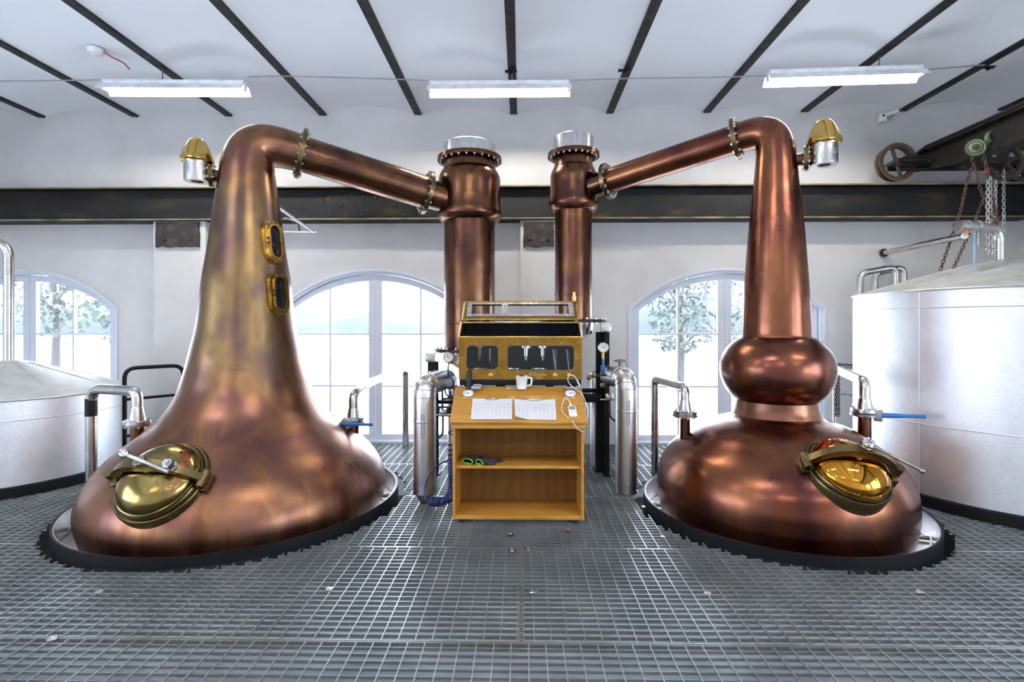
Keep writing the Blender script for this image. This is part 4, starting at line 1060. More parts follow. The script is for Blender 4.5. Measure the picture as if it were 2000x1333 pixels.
    tag(b.build('probe_cable', 'plastic'), 'white probe cable looped over a brass tap and hanging off the right desk edge', 'cable')
    # jug
    q = desk_uv(1019, 757); base = Vector((q.x, 4.262, 1.022)); t = thing('measuring_jug', 'white plastic measuring jug standing in front of the brass cabinet', 'jug', base)
    b = MB(); b.lathe([(.038, 0), (.040, .004), (.050, .105), (.053, .108), (.048, .106), (.038, .008)], base, n=32, cap0=True, cap1=True); b.build('body', 'plastic', t)
    b = MB(); b.tube(rounded([base+Vector((.045, 0, .095)), base+Vector((.085, 0, .092)), base+Vector((.078, 0, .03)), base+Vector((.042, 0, .025))], .02), .0075, 8); b.build('handle', 'plastic', t)
    # small things along the ledge
    q = at(930, 753, 4.25); b = MB(); b.box((q.x, 4.25, 1.034), (.085, .05, .03), bev=.012); b.box((q.x+.01, 4.255, 1.055), (.07, .035, .012), bev=.005); tag(b.build('tape_dispenser', 'greyp'), 'small grey plastic box lying left of the jug on the desk ledge', 'box')
    q = at(915, 740, 4.255); b = MB(); b.box((q.x, 4.262, 1.085), (.035, .03, .145), bev=.004); b.box((q.x+.002, 4.258, 1.165), (.028, .024, .02), bev=.004); tag(b.build('torch', 'blacksheet'), 'upright black torch standing at the left end of the desk ledge', 'torch')
    q = at(1000, 754, 4.25); b = MB(); b.cyl((q.x-.03, 4.25, 1.026), (q.x+.07, 4.25, 1.026), .004, 8); b.sphere((q.x-.035, 4.25, 1.028), .011, 12, 8); tag(b.build('hydrometer', 'chrome'), 'thin glass rod with a small round end lying left of the jug', 'hydrometer')
    q = at(1118, 756, 4.25); b = MB(); b.box((q.x, 4.25, 1.034), (.12, .04, .014), bev=.004); tag(b.build('probe_case', 'greyp'), 'flat grey case on the ledge above the right dial thermometer', 'case')
desk_items()

def gloves():
    zs = .447
    rnd = random.Random(5)
    for i, (cx, cy, ang, lab) in enumerate(((at(914, 905, 4.08).x, 4.10, R(30), 'black glove with lime green cuff edge, the left one on the desk shelf'), (at(937, 903, 4.08).x, 4.07, R(50), 'black glove with lime green cuff edge, the right one on the desk shelf'))):
        t = thing('work_glove', lab, 'glove', (cx, cy, zs), 'work gloves on the desk shelf')
        u = Vector((math.sin(ang)*1.0, math.cos(ang), 0)); s_ = Vector((u.y, -u.x, 0)); b = MB()
        P = [Vector((cx, cy-.03, zs+.026))+u*q for q in (0, .03, .07, .11, .14)]
        # hollow cuff and hand: flattened sweep
        rings = []
        for k2, (q, wx, hz) in enumerate(((0, .047, .020), (.03, .044, .021), (.06, .045, .024), (.10, .048, .023), (.13, .046, .019), (.15, .03, .012))):
            c = Vector((cx, cy-.04, zs+hz+.003))+u*q; rings.append([c+s_*wx*math.cos(2*PI*a/18)+Vector((0, 0, hz*math.sin(2*PI*a/18))) for a in range(18)])
        vs = [p for r_ in rings for p in r_]; fs = [(k2*18+a, k2*18+(a+1) % 18, k2*18+18+(a+1) % 18, k2*18+18+a) for k2 in range(len(rings)-1) for a in range(18)]; fs.append([len(vs)-18+a for a in range(18)]); b.addm(vs, fs)
        for k2 in range(4):
            c = Vector((cx, cy-.04, zs+.013))+u*.14+s_*(-.03+.02*k2); b.tube([c, c+u*.04+Vector((0, 0, .004)), c+u*(.075-.008*abs(k2-1.5))+s_*(k2-1.5)*.004], [.0115, .0105, .007], 8)
        c = Vector((cx, cy-.04, zs+.014))+u*.05+s_*.04*(1 if i else -1); b.tube([c, c+u*.03+s_*.025*(1 if i else -1), c+u*.06+s_*.03*(1 if i else -1)], [.013, .012, .008], 8)
        b.build('glove_body', 'glovem', t)
        b = MB(); r0 = rings[0]; b.tube(r0, .0032, 6, closed=True); b.build('cuff_edge', 'green', t)
        b = MB(); c = Vector((cx, cy-.025, zs+.02))+u*.0; b.box(c-Vector((0, -.004, .012)), (.022, .012, .002), Matrix.Translation((0, 0, 0))); b.build('care_tag', 'plastic', t)
gloves()

def safe():
    x0, x1 = -.527, .510; yf = 4.31; ym = 4.465; yb = 4.80
    z0, z1, z2 = 1.045, 1.452, 1.574
    t = thing('spirit_safe', 'brass and glass spirit safe cabinet with its glazed lid raised, behind the oak desk', 'cabinet', ((x0+x1)/2, 4.55, 0))
    Tx = Matrix.Rotation(PI/2, 4, 'X')
    # stand hidden behind the desk and black sill
    b = MB(); b.bx(x0+.005, x1-.005, yf+.0, yb, z0-.0, z0+.05, bev=.004); b.build('sill', 'black', t)
    for x in (x0+.06, x1-.06):
        for y in (4.45, yb-.04): b = MB(); b.bx(x-.025, x+.025, y-.025, y+.025, 0, z0); b.build('leg', 'black', t)
    # front panel with two glazed openings
    A = lambda px, py: at(px, py, yf)
    h1 = rrect(A(911.5, 0).x, A(973, 0).x, A(0, 720).z, A(0, 674.5).z, .035); h2 = rrect(A(991, 0).x, A(1121, 0).x, A(0, 721.5).z, A(0, 674.5).z, .035)
    b = MB(); b.plate([(x0, z0+.05), (x1, z0+.05), (x1, z1), (x0, z1)], [h1, h2], .008, Matrix.Translation((0, yf, 0)) @ Tx); fp = b.build('front_panel', 'safe_brass', t)
    b = MB(); b.plate([(x0+.05, z0+.08), (x1-.05, z0+.08), (x1-.05, z1-.03), (x0+.05, z1-.03)], [], .004, Matrix.Translation((0, yf+.012, 0)) @ Tx); b.build('glass', 'safeglass', fp)
    def grow(h, g):
        cx = sum(p[0] for p in h)/len(h); cz = sum(p[1] for p in h)/len(h); xs = [p[0] for p in h]; zs = [p[1] for p in h]
        W_, H_ = (max(xs)-min(xs))/2, (max(zs)-min(zs))/2
        return [(cx+(x-cx)*(W_+g)/W_, cz+(z-cz)*(H_+g)/H_) for x, z in h]
    for h in (h1, h2):
        b = MB(); b.plate(grow(h, .006), [grow(h, -.003)], .006, Matrix.Translation((0, yf-.005, 0)) @ Tx); b.build('window_bezel', 'brass_dull', fp)
    for px, py in ((919, 671), (931, 671), (957, 671), (982, 671), (1011, 671), (1038, 671), (1068, 671), (1097, 671), (931, 726), (957, 726), (982, 726), (1011, 726), (1038, 726), (1126, 699), (1068, 726), (903, 699)):
        inst(SCREW_D, 'screw', fp, Matrix.Translation(at(px, py, yf-.004)) @ Matrix.Rotation(PI/2, 4, 'X'))
    b = MB(); p = A(1055, 732); Tt = Matrix.Translation((p.x, yf-.006, p.z)) @ Tx
    b.text('Forsyths', .032, Tt, th=.0006); b.text('ROTHES', .012, Tt @ Matrix.Translation((-.005, -.022, 0)), th=.0006); b.text('SCOTLAND', .012, Tt @ Matrix.Translation((-.005, -.034, 0)), th=.0006)
    q = A(1041, 732); b.torus((q.x-.022, yf-.005, q.z), (0, 1, 0), .011, .0025, 20, 6); b.build('nameplate_lettering', 'etch', fp)
    for px in (959, 1084, 1111):
        p = A(px, 733); b = MB(); b.lathe([(.018, 0), (.018, .008), (.009, .012), (.009, .03)], T=Matrix.Translation((p.x, yf-.004, p.z)) @ Tx, n=16)
        for s_ in (-1, 1): b.box((p.x+s_*.012, yf-.036, p.z), (.022, .005, .010), bev=.002)
        b.build('tap', 'brass', fp)
    for (px, py) in ((898, 727), (895, 729)): pass
    b = MB(); p = A(915, 745); 
    # side panels, back, top
    for x in (x0, x1-.008):
        b = MB(); prof = [(yf, z0+.05), (yb, z0+.05), (yb, z2), (ym, z2), (yf, z1)]
        b.prism(prof, .008, Matrix.Translation((x+.004, 0, 0)) @ Matrix(((0, 0, 1, 0), (1, 0, 0, 0), (0, 1, 0, 0), (0, 0, 0, 1)))); b.build('side_panel', 'safe_brass', t)
    b = MB(); b.bx(x0+.008, x1-.008, yb-.006, yb, z0+.05, z2); b.build('back_panel', 'inner', t)
    b = MB(); b.bx(x0+.008, x1-.008, ym+.02, yb, z2-.006, z2); b.build('top_panel', 'inner', t)
    b = MB(); b.bx(x0+.008, x1-.008, yf+.02, yb-.01, z0+.052, z0+.058); b.build('floor_tray', 'steel', t)
    # brass edge around the sloping opening
    b = MB(); f = Vector((0, yf, z1)); g = Vector((0, ym, z2))
    b.bx(x0-.003, x1+.003, yf-.01, yf+.012, z1-.008, z1+.008, bev=.003)
    for x in (x0+.008, x1-.008): b.tube([(x, yf, z1), (x, ym, z2)], .012, 6)
    b.bx(x0, x1, ym-.006, ym+.02, z2-.004, z2+.006, bev=.002); b.build('opening_edge', 'brass', t)
    # raised glazed lid
    lo = Vector((0, ym+.015, z2+.026)); hi = Vector((0, 4.665, 1.765)); d = (hi-lo).normalized(); n = Vector((0, -d.z, d.y)); T = frame(lo, Vector((1, 0, 0)), d, n); L_ = (hi-lo).length
    xa, xb = x0+.015, x1-.01
    fr = lambda a: xa+(xb-xa)*a
    w1 = [(fr(.068), L_*.26), (fr(.335), L_*.26), (fr(.335), L_*.80), (fr(.068), L_*.80)]; w2 = [(fr(.385), L_*.26), (fr(.925), L_*.26), (fr(.925), L_*.80), (fr(.385), L_*.80)]
    b = MB(); b.plate([(xa, 0), (xb, 0), (xb, L_), (xa, L_)], [w1, w2], .012, T); ld = b.build('lid', 'safe_brass', t)
    b = MB(); b.plate([(fr(.03), L_*.14), (fr(.965), L_*.14), (fr(.965), L_*.90), (fr(.03), L_*.90)], [w1, w2], .006, T @ Matrix.Translation((0, 0, .009))); b.build('glazing_frame', 'steel', ld)
    b = MB(); b.plate([(fr(.06), L_*.2), (fr(.93), L_*.2), (fr(.93), L_*.85), (fr(.06), L_*.85)], [], .003, T); b.build('glass', 'safeglass', ld)
    for a in (.05, .36, .95):
        for v in (.3, .72): inst(SCREW_D, 'screw', ld, T @ Matrix.Translation((fr(a), L_*v, .012)))
    for a in (.08, .19, .31, .38, .5, .62, .74, .86):
        for v in (.2, .85): inst(SCREW_D, 'screw', ld, T @ Matrix.Translation((fr(a), L_*v, .012)))
    b = MB(); b.tube([T @ Vector((xa, 0, 0)), T @ Vector((xb, 0, 0))], .009, 8); b.tube([T @ Vector((xa, L_, 0)), T @ Vector((xb, L_, 0))], .009, 8)
    b.tube([T @ Vector((xa, 0, 0)), T @ Vector((xa, L_, 0))], .009, 8); b.tube([T @ Vector((xb, 0, 0)), T @ Vector((xb, L_, 0))], .009, 8); b.build('lid_edge', 'brass', ld)
    for x in (x0+.03, (x0+x1)/2, x1-.03): b = MB(); b.bx(x-.012, x+.012, ym+.0, ym+.03, z2, z2+.03); b.build('hinge', 'brass_dull', t)
    b = MB(); p = T @ Vector((xb-.02, L_, 0)); b.tube([p, p+Vector((.0, 0, .03)), p+Vector((.0, -.01, .09))], [.016, .02, .012], 10); b.build('lid_handle', 'brass', ld)
    # collecting bowls, spouts and jars inside
    zf = z0+.058
    for px in (936, 1003, 1053):
        p = at(px, 715, 4.45); b = MB(); b.lathe([(.075, 0), (.08, .07), (.084, .072), (.076, .068), (.07, .01)], (p.x, 4.47, zf), n=32); b.build('bowl', 'steel', t)
    for px, Y in ((936, 4.5), (1027, 4.5), (1060, 4.53)):
        p = at(px, 690, Y); b = MB(); b.cyl((p.x, Y, z1-.02), (p.x, Y, z1-.17), .022, 16); b.lathe([(.05, -.0), (.05, .02)], (p.x, Y, z1-.1), n=24); b.cyl((p.x, Y-.0, z1-.17), (p.x, Y-.02, z1-.21), .02, 16, .012); b.build('spout', 'brass_dull' if px < 1000 else 'steel', t)
    for px in (957, 967, 1084, 1110):
        p = at(px, 700, 4.42); r = .012 if px < 1000 else .026; b = MB(); b.lathe([(r*.9, 0), (r, .004), (r, .24), (r*1.15, .245), (r*.9, .24), (r*.85, .01)], (p.x, 4.42, zf), n=24); b.build('glass_jar', 'chrome' if px == 957 else 'safeglass', t)
        if px > 1000:
            b = MB(); b.cyl((p.x-.015, 4.42, zf+.24), (p.x+.012, 4.42, zf+.02), .003, 6); b.sphere((p.x+.01, 4.42, zf+.05), .01, 10, 8, (1, 1, 2)); b.build('hydrometer', 'plastic', t)
safe()

# ================================================================== TANKS AND STEEL PIPES
def tank(c, r, ztop, zapex, zseams, label, apex_c, off=0):
    t = thing('tank', label, 'tank', (c.x, c.y, 0), 'silver clad tanks')
    b = MB(); b.lathe([(r+.02, 0), (r+.02, .09), (r-.01, .1)], c, n=128); b.build('black_base', 'black', t)
    b = MB(); b.lathe([(r, .1), (r, ztop)], c, n=128, cap0=False, cap1=False); sh = b.build('shell', 'tank', t, flat=False)
    b = MB(); b.lathe([(r+.012, ztop-.012), (r+.018, ztop), (r+.01, ztop+.006), (r*.62, ztop+(zapex-ztop)*.45), (r*.18, ztop+(zapex-ztop)*.93), (.1, zapex), (.001, zapex)], c, n=128, cap0=False, cap1=False); cn = b.build('conical_lid', 'cone', t, sharp=12)
    for k2 in range(10):
        a = 2*PI*(k2+.35)/10; u = Vector((math.cos(a), math.sin(a), 0)); b = MB(); b.tube([c+u*r*.99+Vector((0, 0, ztop+.008)), c+u*r*.62+Vector((0, 0, ztop+(zapex-ztop)*.45+.003)), c+u*r*.18+Vector((0, 0, ztop+(zapex-ztop)*.93+.003))], .006, 6); b.build('lid_seam', 'cone', cn)
    for z in zseams: b = MB(); b.torus(c+Vector((0, 0, z)), (0, 0, 1), r+.001, .005, 128, 6); b.build('seam_band', 'tank', sh)
    for a in (R(200), R(255), R(320)): 
        u = Vector((math.cos(a), math.sin(a), 0)); b = MB(); b.tube([c+u*r+Vector((0, 0, .1)), c+u*r+Vector((0, 0, ztop-.02))], .0025, 4); b.build('sheet_joint', 'tank', sh)
    return t
tank(TL, RTL, .875, 1.19, (.69,), 'low silver clad tank with a conical lid at the far left edge', 0)
tR = tank(TR, RTR, 1.855, 2.17, (1.70, .70), 'tall silver clad tank with a conical lid at the right edge', 0)
p = at(1999, 520, 4.4); b = MB(); b.lathe([(.08, -.08), (.08, .03), (.085, .035), (.085, .05)], Vector((TR.x+.22, TR.y-.25, 2.13)), n=28); b.build('lid_hatch', 'steel', tR)

def pipe(label, pts, r, rad=.1, mat='steel', name='steel_pipe', extra=None, cat='pipe', grp=None):
    P = [Vector(p) for p in pts]; t = thing(name, label, cat, P[0], grp)
    b = MB(); b.tube(rounded(P, rad), r, 20); b.build('tube', mat, t)
    if extra: extra(t)
    return t
# pipe at far left rising from the left tank
pl_ = at(17, 470, 5.19); xx = pl_.x
pipe('thick stainless pipe rising from the left tank and turning out of view', [(xx, 5.19, 1.15), (xx, 5.19, at(17, 474, 5.19).z), (xx-.9, 5.0, at(17, 474, 5.19).z)], .045, .16)
def nozzle_flange(c, t, r=.105, mat='steel'):
    c = Vector(c); b = MB(); b.lathe([(r, -.006), (r, .018), (r*.95, .022), (r*.5, .024)], c, n=36); f = b.build('flange', mat, t); bolt_ring(f, c, (0, 0, 1), r*.8, 8, BOLT_S, off=.022, both=-.03)
# left still, left nozzle
n1 = at(268, 826, 4.42)
def ex1(t):
    nozzle_flange(n1, t)
    b = MB(); b.lathe([(.068, .02), (.06, .06), (.048, .13), (.045, .14)], n1, n=24); b.build('reducer', 'steel', t)
    q = at(178, 810, 4.62); b = MB(); b.lathe([(.0475, .0), (.0475, .16)], Vector((q.x, 4.62, .72)), n=24, cap0=False, cap1=False); b.build('sticker', 'black', t)
q = at(178, 800, 4.62); zt = at(268, 757, 4.42).z
pipe('stainless pipe looping from the left side of the larger still down to the grating', [(q.x, 4.62, 0), (q.x, 4.62, zt-.035), (n1.x, n1.y, zt-.035), (n1.x, n1.y, n1.z+.12)], .045, .14, extra=ex1)
# left still, right nozzle with blue valve
def wafer(c, t, dirx, handle, disc):
    c = Vector(c); b = MB(); b.lathe([(.075, -.035), (.088, -.02), (.088, .0), (.075, .008)], c, n=28); b.build('valve_body', 'blue', t)
    b = MB(); dd = Vector(disc); b.cyl(c+dd*.07+Vector((0, 0, -.015)), c+dd*.125+Vector((0, 0, -.015)), .05, 24); b.build('valve_actuator', 'greyp', t)
    b = MB(); h0 = c+dd*.13+Vector((0, 0, -.01)); h1 = h0+Vector(handle); u = (h1-h0).normalized(); b.tube([h0-u*.03, h0+(h1-h0)*.3, h0+(h1-h0)*.6, h1], [.022, .02, .014, .015], 10); b.sphere(h1, .017, 12, 8); b.build('lever', 'blue', t)
n2 = at(690, 822, 4.86)
def ex2(t):
    nozzle_flange(n2+Vector((0, 0, .012)), t, .1); wafer(n2+Vector((0, 0, -.0)), t, 1, (.26, -.02, 0), (-.35, -.94, 0))
    b = MB(); b.lathe([(.062, .02), (.055, .06), (.045, .12)], n2, n=24); b.build('reducer', 'steel', t)
zz = n2.z+.25
pipe('stainless pipe with a blue lever valve on the right shoulder of the left still', [(n2.x, n2.y, n2.z+.1), (n2.x, n2.y, zz), (n2.x+.02, n2.y+.45, zz+.06), (n2.x+.12, 6.55, zz+.12), (n2.x+.12, 6.55, 0)], .042, .12, extra=ex2)
# right still, left nozzle
n3 = at(1338, 808, 4.55)
def ex3(t):
    nozzle_flange(n3, t, .1, 'steel_dark'); b = MB(); b.lathe([(.058, .02), (.05, .06), (.04, .12)], n3, n=24); b.build('reducer', 'steel', t)
q = at(1279, 800, 5.35)
pipe('thin stainless pipe from the left shoulder of the right still down to the grating', [(n3.x, n3.y, n3.z+.1), (n3.x, n3.y, at(1338, 757, 4.55).z), at(1279, 741, 5.4), (at(1279, 800, 5.4).x, 5.4, 0)], .038, .07, extra=ex3)
# right still, right nozzle with blue valve
n4 = at(1688, 806, 4.42)
def ex4(t):
    nozzle_flange(n4+Vector((0, 0, .012)), t, .1); wafer(n4, t, 1, (.30, -.05, 0), (.75, -.66, 0))
    b = MB(); b.lathe([(.068, .02), (.06, .06), (.048, .12)], n4, n=24); b.build('reducer', 'steel', t)
e4 = at(1640, 741, 5.2)
pipe('stainless pipe with a blue lever valve on the right shoulder of the right still', [(n4.x, n4.y, n4.z+.1), (n4.x, n4.y, n4.z+.265), (e4.x, e4.y, n4.z+.29), (e4.x-.1, 6.2, n4.z+.3), (e4.x-.1, 6.2, 0)], .045, .13, extra=ex4)
# inverted U pipes behind the right tank
for (xa_, xb_, yt, lab, Y) in ((1680, 1744, 523, 'front of the two inverted stainless U-pipes behind the right tank', 6.36), (1708, 1759, 523, 'rear of the two inverted stainless U-pipes behind the right tank', 6.5)):
    A = at(xa_, yt+11, Y); B = at(xb_, yt, Y)
    pipe(lab, [(A.x, Y, 0), (A.x, Y, A.z), (B.x, Y-.05, B.z), (B.x, Y-.05, 0)], .038, .09, grp='inverted U-pipes')
# header pipe and sampling elbow over the right tank
def header():
    A = at(1727, 494, 6.70); B = at(1884, 461, 5.0)
    t = thing('steel_pipe', 'long slanting stainless pipe from a dark wall hole to above the right tank', 'pipe', A)
    b = MB(); b.tube([A, B], .032, 18); b.build('tube', 'steel', t)
    b = MB(); b.torus(A+Vector((0, -.0, 0)), (B-A), .042, .012, 24, 8); b.build('wall_collar', 'blacksheet', t)
    t = thing('steel_pipe', 'bent stainless vent pipe with a clamp union on top of the right tank', 'pipe', (TR.x, TR.y, 2.15))
    Y = TR.y; zt = at(0, 454, Y).z; X = at(1952, 454, Y).x; C = at(1878, 454, Y-.15)
    b = MB(); b.tube(rounded([(X, Y, 2.12), (X, Y, zt), (C.x, Y-.15, zt+.0)], .12), .042, 20); b.build('tube', 'steel', t)
    D_ = at(1905, 453, Y-.12); b = MB(); dd = (Vector((C.x, Y-.15, zt))-Vector((D_.x, Y-.12, zt))).normalized()
    c0 = Vector((C.x, Y-.15, zt)); b.cyl(c0, c0+dd*-.16, .052, 24); b.cyl(c0+dd*-.05, c0+dd*-.065, .058, 24); b.cyl(c0+dd*.0, c0+dd*.05, .046, 24); b.cyl(c0+dd*-.16, c0+dd*-.18, .06, 24); b.build('clamp_union', 'steel', t)
    b = MB(); b.tube(rounded([c0-dd*.18+Vector((0, 0, -.04)), c0-dd*.18+Vector((.0, 0, -.17)), Vector((X, Y, zt-.2))], .04), .008, 8); b.build('drain_tube', 'steel', t)
    b = MB(); b.tube([c0-dd*.14+Vector((0, 0, -.04)), c0-dd*.14+Vector((0, 0, -.4))], .008, 8); b.build('blue_tube', 'paleblue', t)
    b = MB(); b.box(c0-dd*.06+Vector((0, 0, -.052)), (.06, .04, .015), bev=.004); b.build('tag', 'orange', t)
header()
# wall bracket left of centre, railing, small rails
def bracket():
    Y = 5.9; A = at(545, 410, Y); B = at(615, 455, Y-.15); Cc = at(548, 453, Y+.25)
    t = thing('steel_bracket', 'triangular bracket of thin steel tubes under the girder, right of the larger still', 'bracket', B)
    for P in ([A+Vector((-.35, 0, .26)), B], [B, Cc+Vector((-.5, 0, 0))]): b = MB(); b.tube(P, .018, 12); b.build('tube', 'steel', t)
    b = MB(); m = at(582, 434, Y); b.tube([m, m+Vector((0, .05, -.11))], .012, 8); b.tube([m+Vector((-.2, .1, .07)), m], .010, 8); b.build('strut', 'steel_dark', t)
    b = MB(); m2 = Cc+Vector((-.5, 0, 0)); b.tube([A+Vector((-.35, 0, .26)), Vector((m2.x, WY-.002, m2.z+.5))], .018, 8); b.tube([m2, Vector((m2.x, WY, m2.z))], .018, 8); b.build('wall_arm', 'steel_dark', t)
bracket()
def railing():
    Y0, Y1 = 5.55, 6.0
    A = at(243, 720, Y0); B = at(358, 716, Y1)
    t = thing('handrail', 'black tubular handrail behind the larger still by the left pilaster', 'railing', (A.x, Y0, 0))
    b = MB(); b.tube(rounded([(A.x, Y0, 0), (A.x, Y0, A.z), (B.x, Y1, A.z), (B.x, Y1, 0)], .12), .022, 12); b.build('frame_tube', 'black', t)
    for y in (781, 853):
        z = at(243, y, Y0).z; b = MB(); b.tube([(A.x, Y0, z), (B.x, Y1, z)], .016, 10); b.build('mid_rail', 'black', t)
railing()
def chain_mesh(b, pts, pitch, r, mat=None):
    pts = [Vector(p) for p in pts]; L_ = [0]
    for a, c in zip(pts, pts[1:]): L_.append(L_[-1]+(c-a).length)
    n = int(L_[-1]/pitch); j = 0
    for i in range(n):
        s_ = (i+.5)*pitch
        while j < len(L_)-2 and L_[j+1] < s_: j += 1
        f = (s_-L_[j])/max(1e-6, L_[j+1]-L_[j]); c = pts[j].lerp(pts[j+1], f); t = (pts[j+1]-pts[j]).normalized()
        u = t.cross(Vector((.3, 1, .1))).normalized(); v = t.cross(u)
        sd = u if i % 2 else v; a_, h = pitch*.36, pitch*.32; loop = []
        for q in range(10):
            ang = 2*PI*q/10; loop.append(c+t*(math.sin(ang)*a_+(h if math.sin(ang) > 0 else -h)*.9)+sd*math.cos(ang)*a_)
        b.tube(loop, r, 5, mat, closed=True)
def wall_rail():
    A = at(1630, 716, 6.2); B = at(1673, 718, 6.05)
    t = thing('rail', 'thin steel rail wrapped with chain between the boil ball and the right tank', 'rail', A)
    b = MB(); b.tube([A, B], .02, 10); b.tube([A, A-Vector((0, 0, A.z))], .02, 10); b.tube([at(1630, 768, 6.2), at(1673, 773, 6.05)], .010, 8); b.build('tube', 'steel', t)
    b = MB(); chain_mesh(b, [A+Vector((0, -.03, .03)), B+Vector((0, -.03, .025))], .03, .005); b.build('wrapped_chain', 'chain_dark', t)
    b = MB(); p0 = at(1636, 715, 6.17); p1 = at(1636, 816, 6.17)
    for dx in (-.012, .014): chain_mesh(b, [p0+Vector((dx, 0, 0)), p1+Vector((dx, 0, 0))], .03, .005)
    tag(b.build('chain', 'chain_dark'), 'short dark chain hanging just right of the boil ball', 'chain')
wall_rail()

# ================================================================== CRANE
def crane():
    t = thing('overhead_crane', 'old black iron hand crane running on the girder at the upper right', 'crane', (5.0, 6.0, 3.33))
    X = 4.9
    b = MB(); b.bx(X, X+.2, YB+.2, 6.3, 3.68, 3.71); b.bx(X, X+.2, YB+.2, 5.85, 3.38, 3.41)
    b.prism([(YB+.2, 3.39), (5.85, 3.39), (6.62, 3.50), (6.62, 3.62), (6.3, 3.70), (YB+.2, 3.70)], .014, Matrix.Translation((X+.1, 0, 0)) @ Matrix(((0, 0, 1, 0), (1, 0, 0, 0), (0, 1, 0, 0), (0, 0, 0, 1))))
    b.prism([(YB+.2, 3.70), (6.3, 3.70), (6.62, 3.62), (6.62, 3.65), (6.3, 3.735), (YB+.2, 3.735)], .2, Matrix.Translation((X+.1, 0, 0)) @ Matrix(((0, 0, 1, 0), (1, 0, 0, 0), (0, 1, 0, 0), (0, 0, 0, 1))))
    b.build('bridge_girder', 'machine', t, flat=True)
    rv = MB().sphere((0, 0, 0), .016, 10, 6).build('rivet', 'machine'); me = rv.data; bpy.data.objects.remove(rv)
    # end carriage on the rail
    Yc = 6.45; wz = 3.325+.235; w1 = at(1745, 322, Yc); w2x = at(1985, 322, Yc).x
    b = MB()
    b.bx(w1.x, w2x+.1, Yc-.11, Yc-.09, 3.50, 3.60); b.bx(w1.x, w2x+.1, Yc+.09, Yc+.11, 3.50, 3.60)
    b.tube([(w1.x, Yc-.12, 3.46), (w2x, Yc-.12, 3.44)], .016, 10); b.tube([(w1.x, Yc-.14, 3.555), (4.95+.6, Yc-.3, 3.56), (w2x, Yc-.5, 3.66)], .014, 10)
    b.box((5.1, Yc-.05, 3.60), (.24, .2, .16), bev=.01); b.box((4.9, Yc-.05, 3.62), (.34, .10, .05), bev=.01); b.build('end_carriage', 'machine', t)
    def spoked(name, c, rad, wid, n, teeth=0, mat='wheel', axis=Vector((0, 1, 0)), tread=None):
        c = Vector(c); T = Matrix.Translation(c) @ rot_to(-axis); b = MB()
        b.lathe([(rad*.82, -wid/2), (rad*1.0, -wid/2), (rad*1.0, wid/2), (rad*.82, wid/2), (rad*.82, -wid/2)], T=T, n=48, cap0=False, cap1=False)
        b.lathe([(rad*.2, -wid*.6), (rad*.2, wid*.6)], T=T, n=20)
        for q in range(n):
            a = 2*PI*q/n+.3; b.box((rad*.5, 0, 0), (rad*.7, rad*.14, wid*.5), T @ Matrix.Rotation(a, 4, 'Z'), bev=.005)
        for q in range(teeth): a = 2*PI*q/teeth; b.box((rad*1.03, 0, 0), (rad*.09, rad*.07, wid*.9), T @ Matrix.Rotation(a, 4, 'Z'))
        o = b.build(name, mat, t)
        if tread: b = MB(); b.lathe([(rad*1.0, wid*.5), (rad*1.06, wid*.5), (rad*1.06, wid*.3), (rad*1.0, wid*.28), (rad*1.0, -wid*1.0), (rad*.9, -wid*1.0)], T=T, n=48, cap0=False, cap1=False); b.build('tread', 'tyre', o)
        return o
    spoked('wheel', (w1.x, Yc-.05, wz), .222, .07, 4, tread=True)
    spoked('wheel', (w2x+.02, Yc-.02, wz), .222, .07, 4, tread=True)
    g = at(1962, 322, 5.85); spoked('gear', (g.x, 5.85, 3.385), .195, .05, 6, teeth=44)
    g = at(1925, 322, 5.8); b = MB(); b.box((g.x+.02, 5.86, 3.44), (.34, .3, .22), bev=.03); b.box((g.x, 5.82, 3.56), (.12, .2, .2), bev=.02); b.build('gear_housing', 'machine', t)
    g = at(1906, 288, 5.45); pz = g.z
    o = MB(); Tm = Matrix.Translation(g) @ rot_to((-.35, -1, 0)); o.lathe([(.085, -.03), (.088, -.02), (.088, .0), (.08, .004), (.07, -.004), (.06, -.004), (.05, .008), (.034, .008), (.034, -.0), (.02, .002), (.02, .02), (.001, .02)], T=Tm, n=32); pu = o.build('chain_pulley', 'pulley', t); o = MB(); o.lathe([(.0885, -.022), (.0925, -.02), (.0925, .002), (.0865, .005)], T=Tm, n=32, cap0=False, cap1=False); o.lathe([(.034, .003), (.034, .011), (.024, .012), (.018, .022), (.001, .023)], T=Tm, n=20); o.lathe([(.062, -.003), (.066, -.002), (.07, -.003)], T=Tm, n=28, cap0=False, cap1=False); o.build('worn_rim', 'chain_rust', pu)
    g2 = at(1938, 271, 5.55); o = MB(); Tm = Matrix.Translation(g2) @ rot_to((.25, -1, 0)); o.lathe([(.075, -.02), (.075, .01), (.06, .012), (.055, .0), (.02, .0), (.02, .02)], T=Tm, n=28)
    for q in range(26): a = 2*PI*q/26; o.box((.078, 0, -.005), (.012, .01, .028), Tm @ Matrix.Rotation(a, 4, 'Z'))
    o.build('ratchet_wheel', 'pulley', t)
    o = MB(); m = (g+g2)/2+Vector((.02, .03, .0)); o.box(m, (.17, .03, .05), Matrix.Translation(m) @ Matrix.Rotation(R(-25), 4, 'Y') @ Matrix.Translation(-m), bev=.01); o.box(at(1942, 292, 5.6), (.03, .03, .16), bev=.01); o.build('ratchet_arm', 'pulley', t)
    o = MB(); k_ = at(1928, 335, 5.5); o.box(k_, (.035, .04, .07), bev=.012); o.build('hook_block', 'pink', t)
crane()
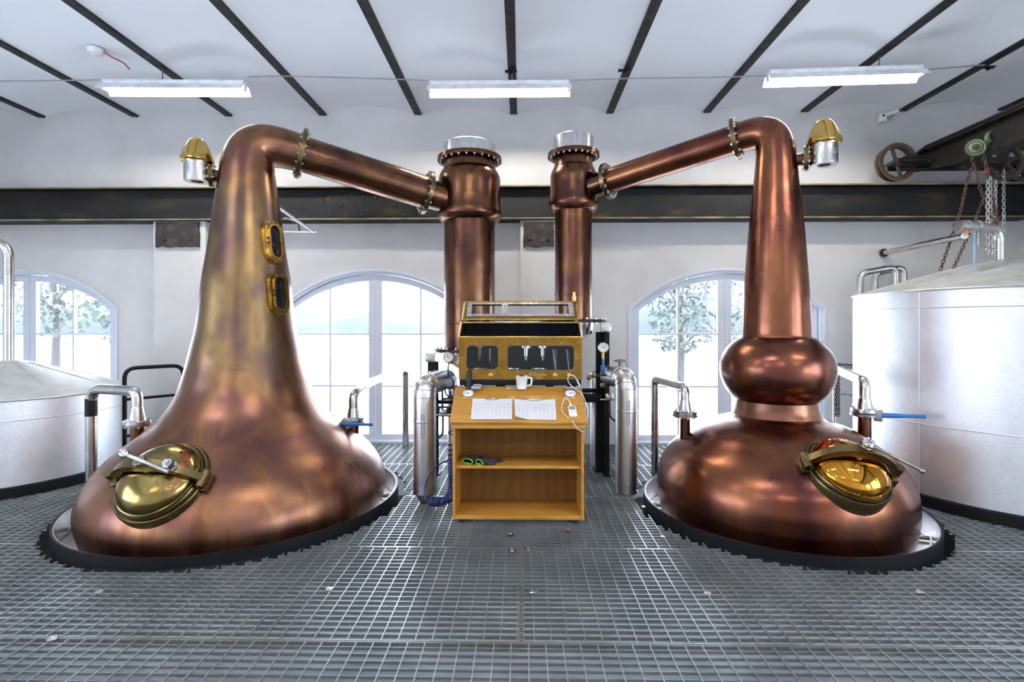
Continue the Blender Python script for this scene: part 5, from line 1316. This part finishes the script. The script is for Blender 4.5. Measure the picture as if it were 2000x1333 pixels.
def chains():
    G = 'chains hanging from the overhead crane'
    def ch(lab, pts, mat, Y, pitch=.036, r=.0048):
        b = MB(); chain_mesh(b, [at(x, y, Y+dy) for x, y, dy in pts], pitch, r); tag(b.build('chain', mat), lab, 'chain', G)
    ch('brown chain slanting down left from the crane, the leftmost of the bundle', [(1895, 330, .2), (1874, 420, 0), (1836, 530, 0)], 'chain_rust', 5.3)
    ch('brown chain crossing from the green pulley down to the right', [(1897, 305, 0), (1912, 360, 0), (1930, 415, 0), (1950, 450, 0)], 'chain_rust', 5.35)
    ch('brown chain slanting down left behind the pipe clamp, second from the left', [(1925, 375, 0), (1903, 435, 0), (1862, 525, 0)], 'chain_rust', 5.45)
    ch('brown chain hanging from the right side of the green pulley', [(1921, 300, 0), (1930, 345, 0), (1942, 400, 0), (1948, 440, 0)], 'chain_rust', 5.4)
    ch('zinc chain, leftmost silver strand of the bundle above the vent pipe', [(1929, 352, 0), (1929, 500, 0)], 'chain_zinc', 5.3)
    ch('zinc chain, middle silver strand of the bundle above the vent pipe', [(1934, 345, 0), (1936, 500, 0)], 'chain_zinc', 5.36)
    ch('zinc chain, right silver strand of the bundle above the vent pipe', [(1945, 352, 0), (1941, 500, 0)], 'chain_zinc', 5.42)
    ch('brown chain hanging among the silver strands above the vent pipe', [(1940, 350, 0), (1950, 440, 0)], 'chain_rust', 5.5)
    ch('single zinc chain hanging apart, right of the silver bundle', [(1960, 332, 0), (1961, 500, 0)], 'chain_zinc', 5.8)
chains()

# ================================================================== FLOOR CLIPS
def clips():
    P = [(642, 1152, 'right of the larger still collar'), (1040, 1157, 'in the middle of the floor'), (1383, 1161, 'in front of the right still collar, at its left'), (1795, 1157, 'in front of the right still collar, at its right'), (195, 1157, 'in front of the left still collar'), (103, 1249, 'at the front seam on the far left'),
         (1032, 1074, 'right of the seam in front of the desk'), (1000, 1076, 'left of the seam in front of the desk'), (997, 1046, 'closest below the desk'), (1110, 1037, 'below the right end of the desk'), (1295, 1050, 'beside the left edge of the right still collar'), (1258, 991, 'behind the left edge of the right still collar')]
    mb = MB(); mb.lathe([(.009, .0), (.022, .001), (.024, .004), (.018, .007), (.011, .006), (.010, .003)], n=20, cap0=False, cap1=False); mb.lathe([(.010, .001), (.010, .005), (.006, .006)], n=6)
    me = None
    for px, py, lab in P:
        p = atz(px, py, .001)
        if me is None: b = MB(); b.v = mb.v; b.f = mb.f; b.mi = mb.mi; o = b.build('grating_clip', 'bolt'); me = o.data
        else: o = bpy.data.objects.new('grating_clip', me); COL.objects.link(o)
        o.location = (p.x, p.y, .001); tag(o, 'round metal clip on the grating, '+lab, 'clip', 'grating clips on the floor')
clips()
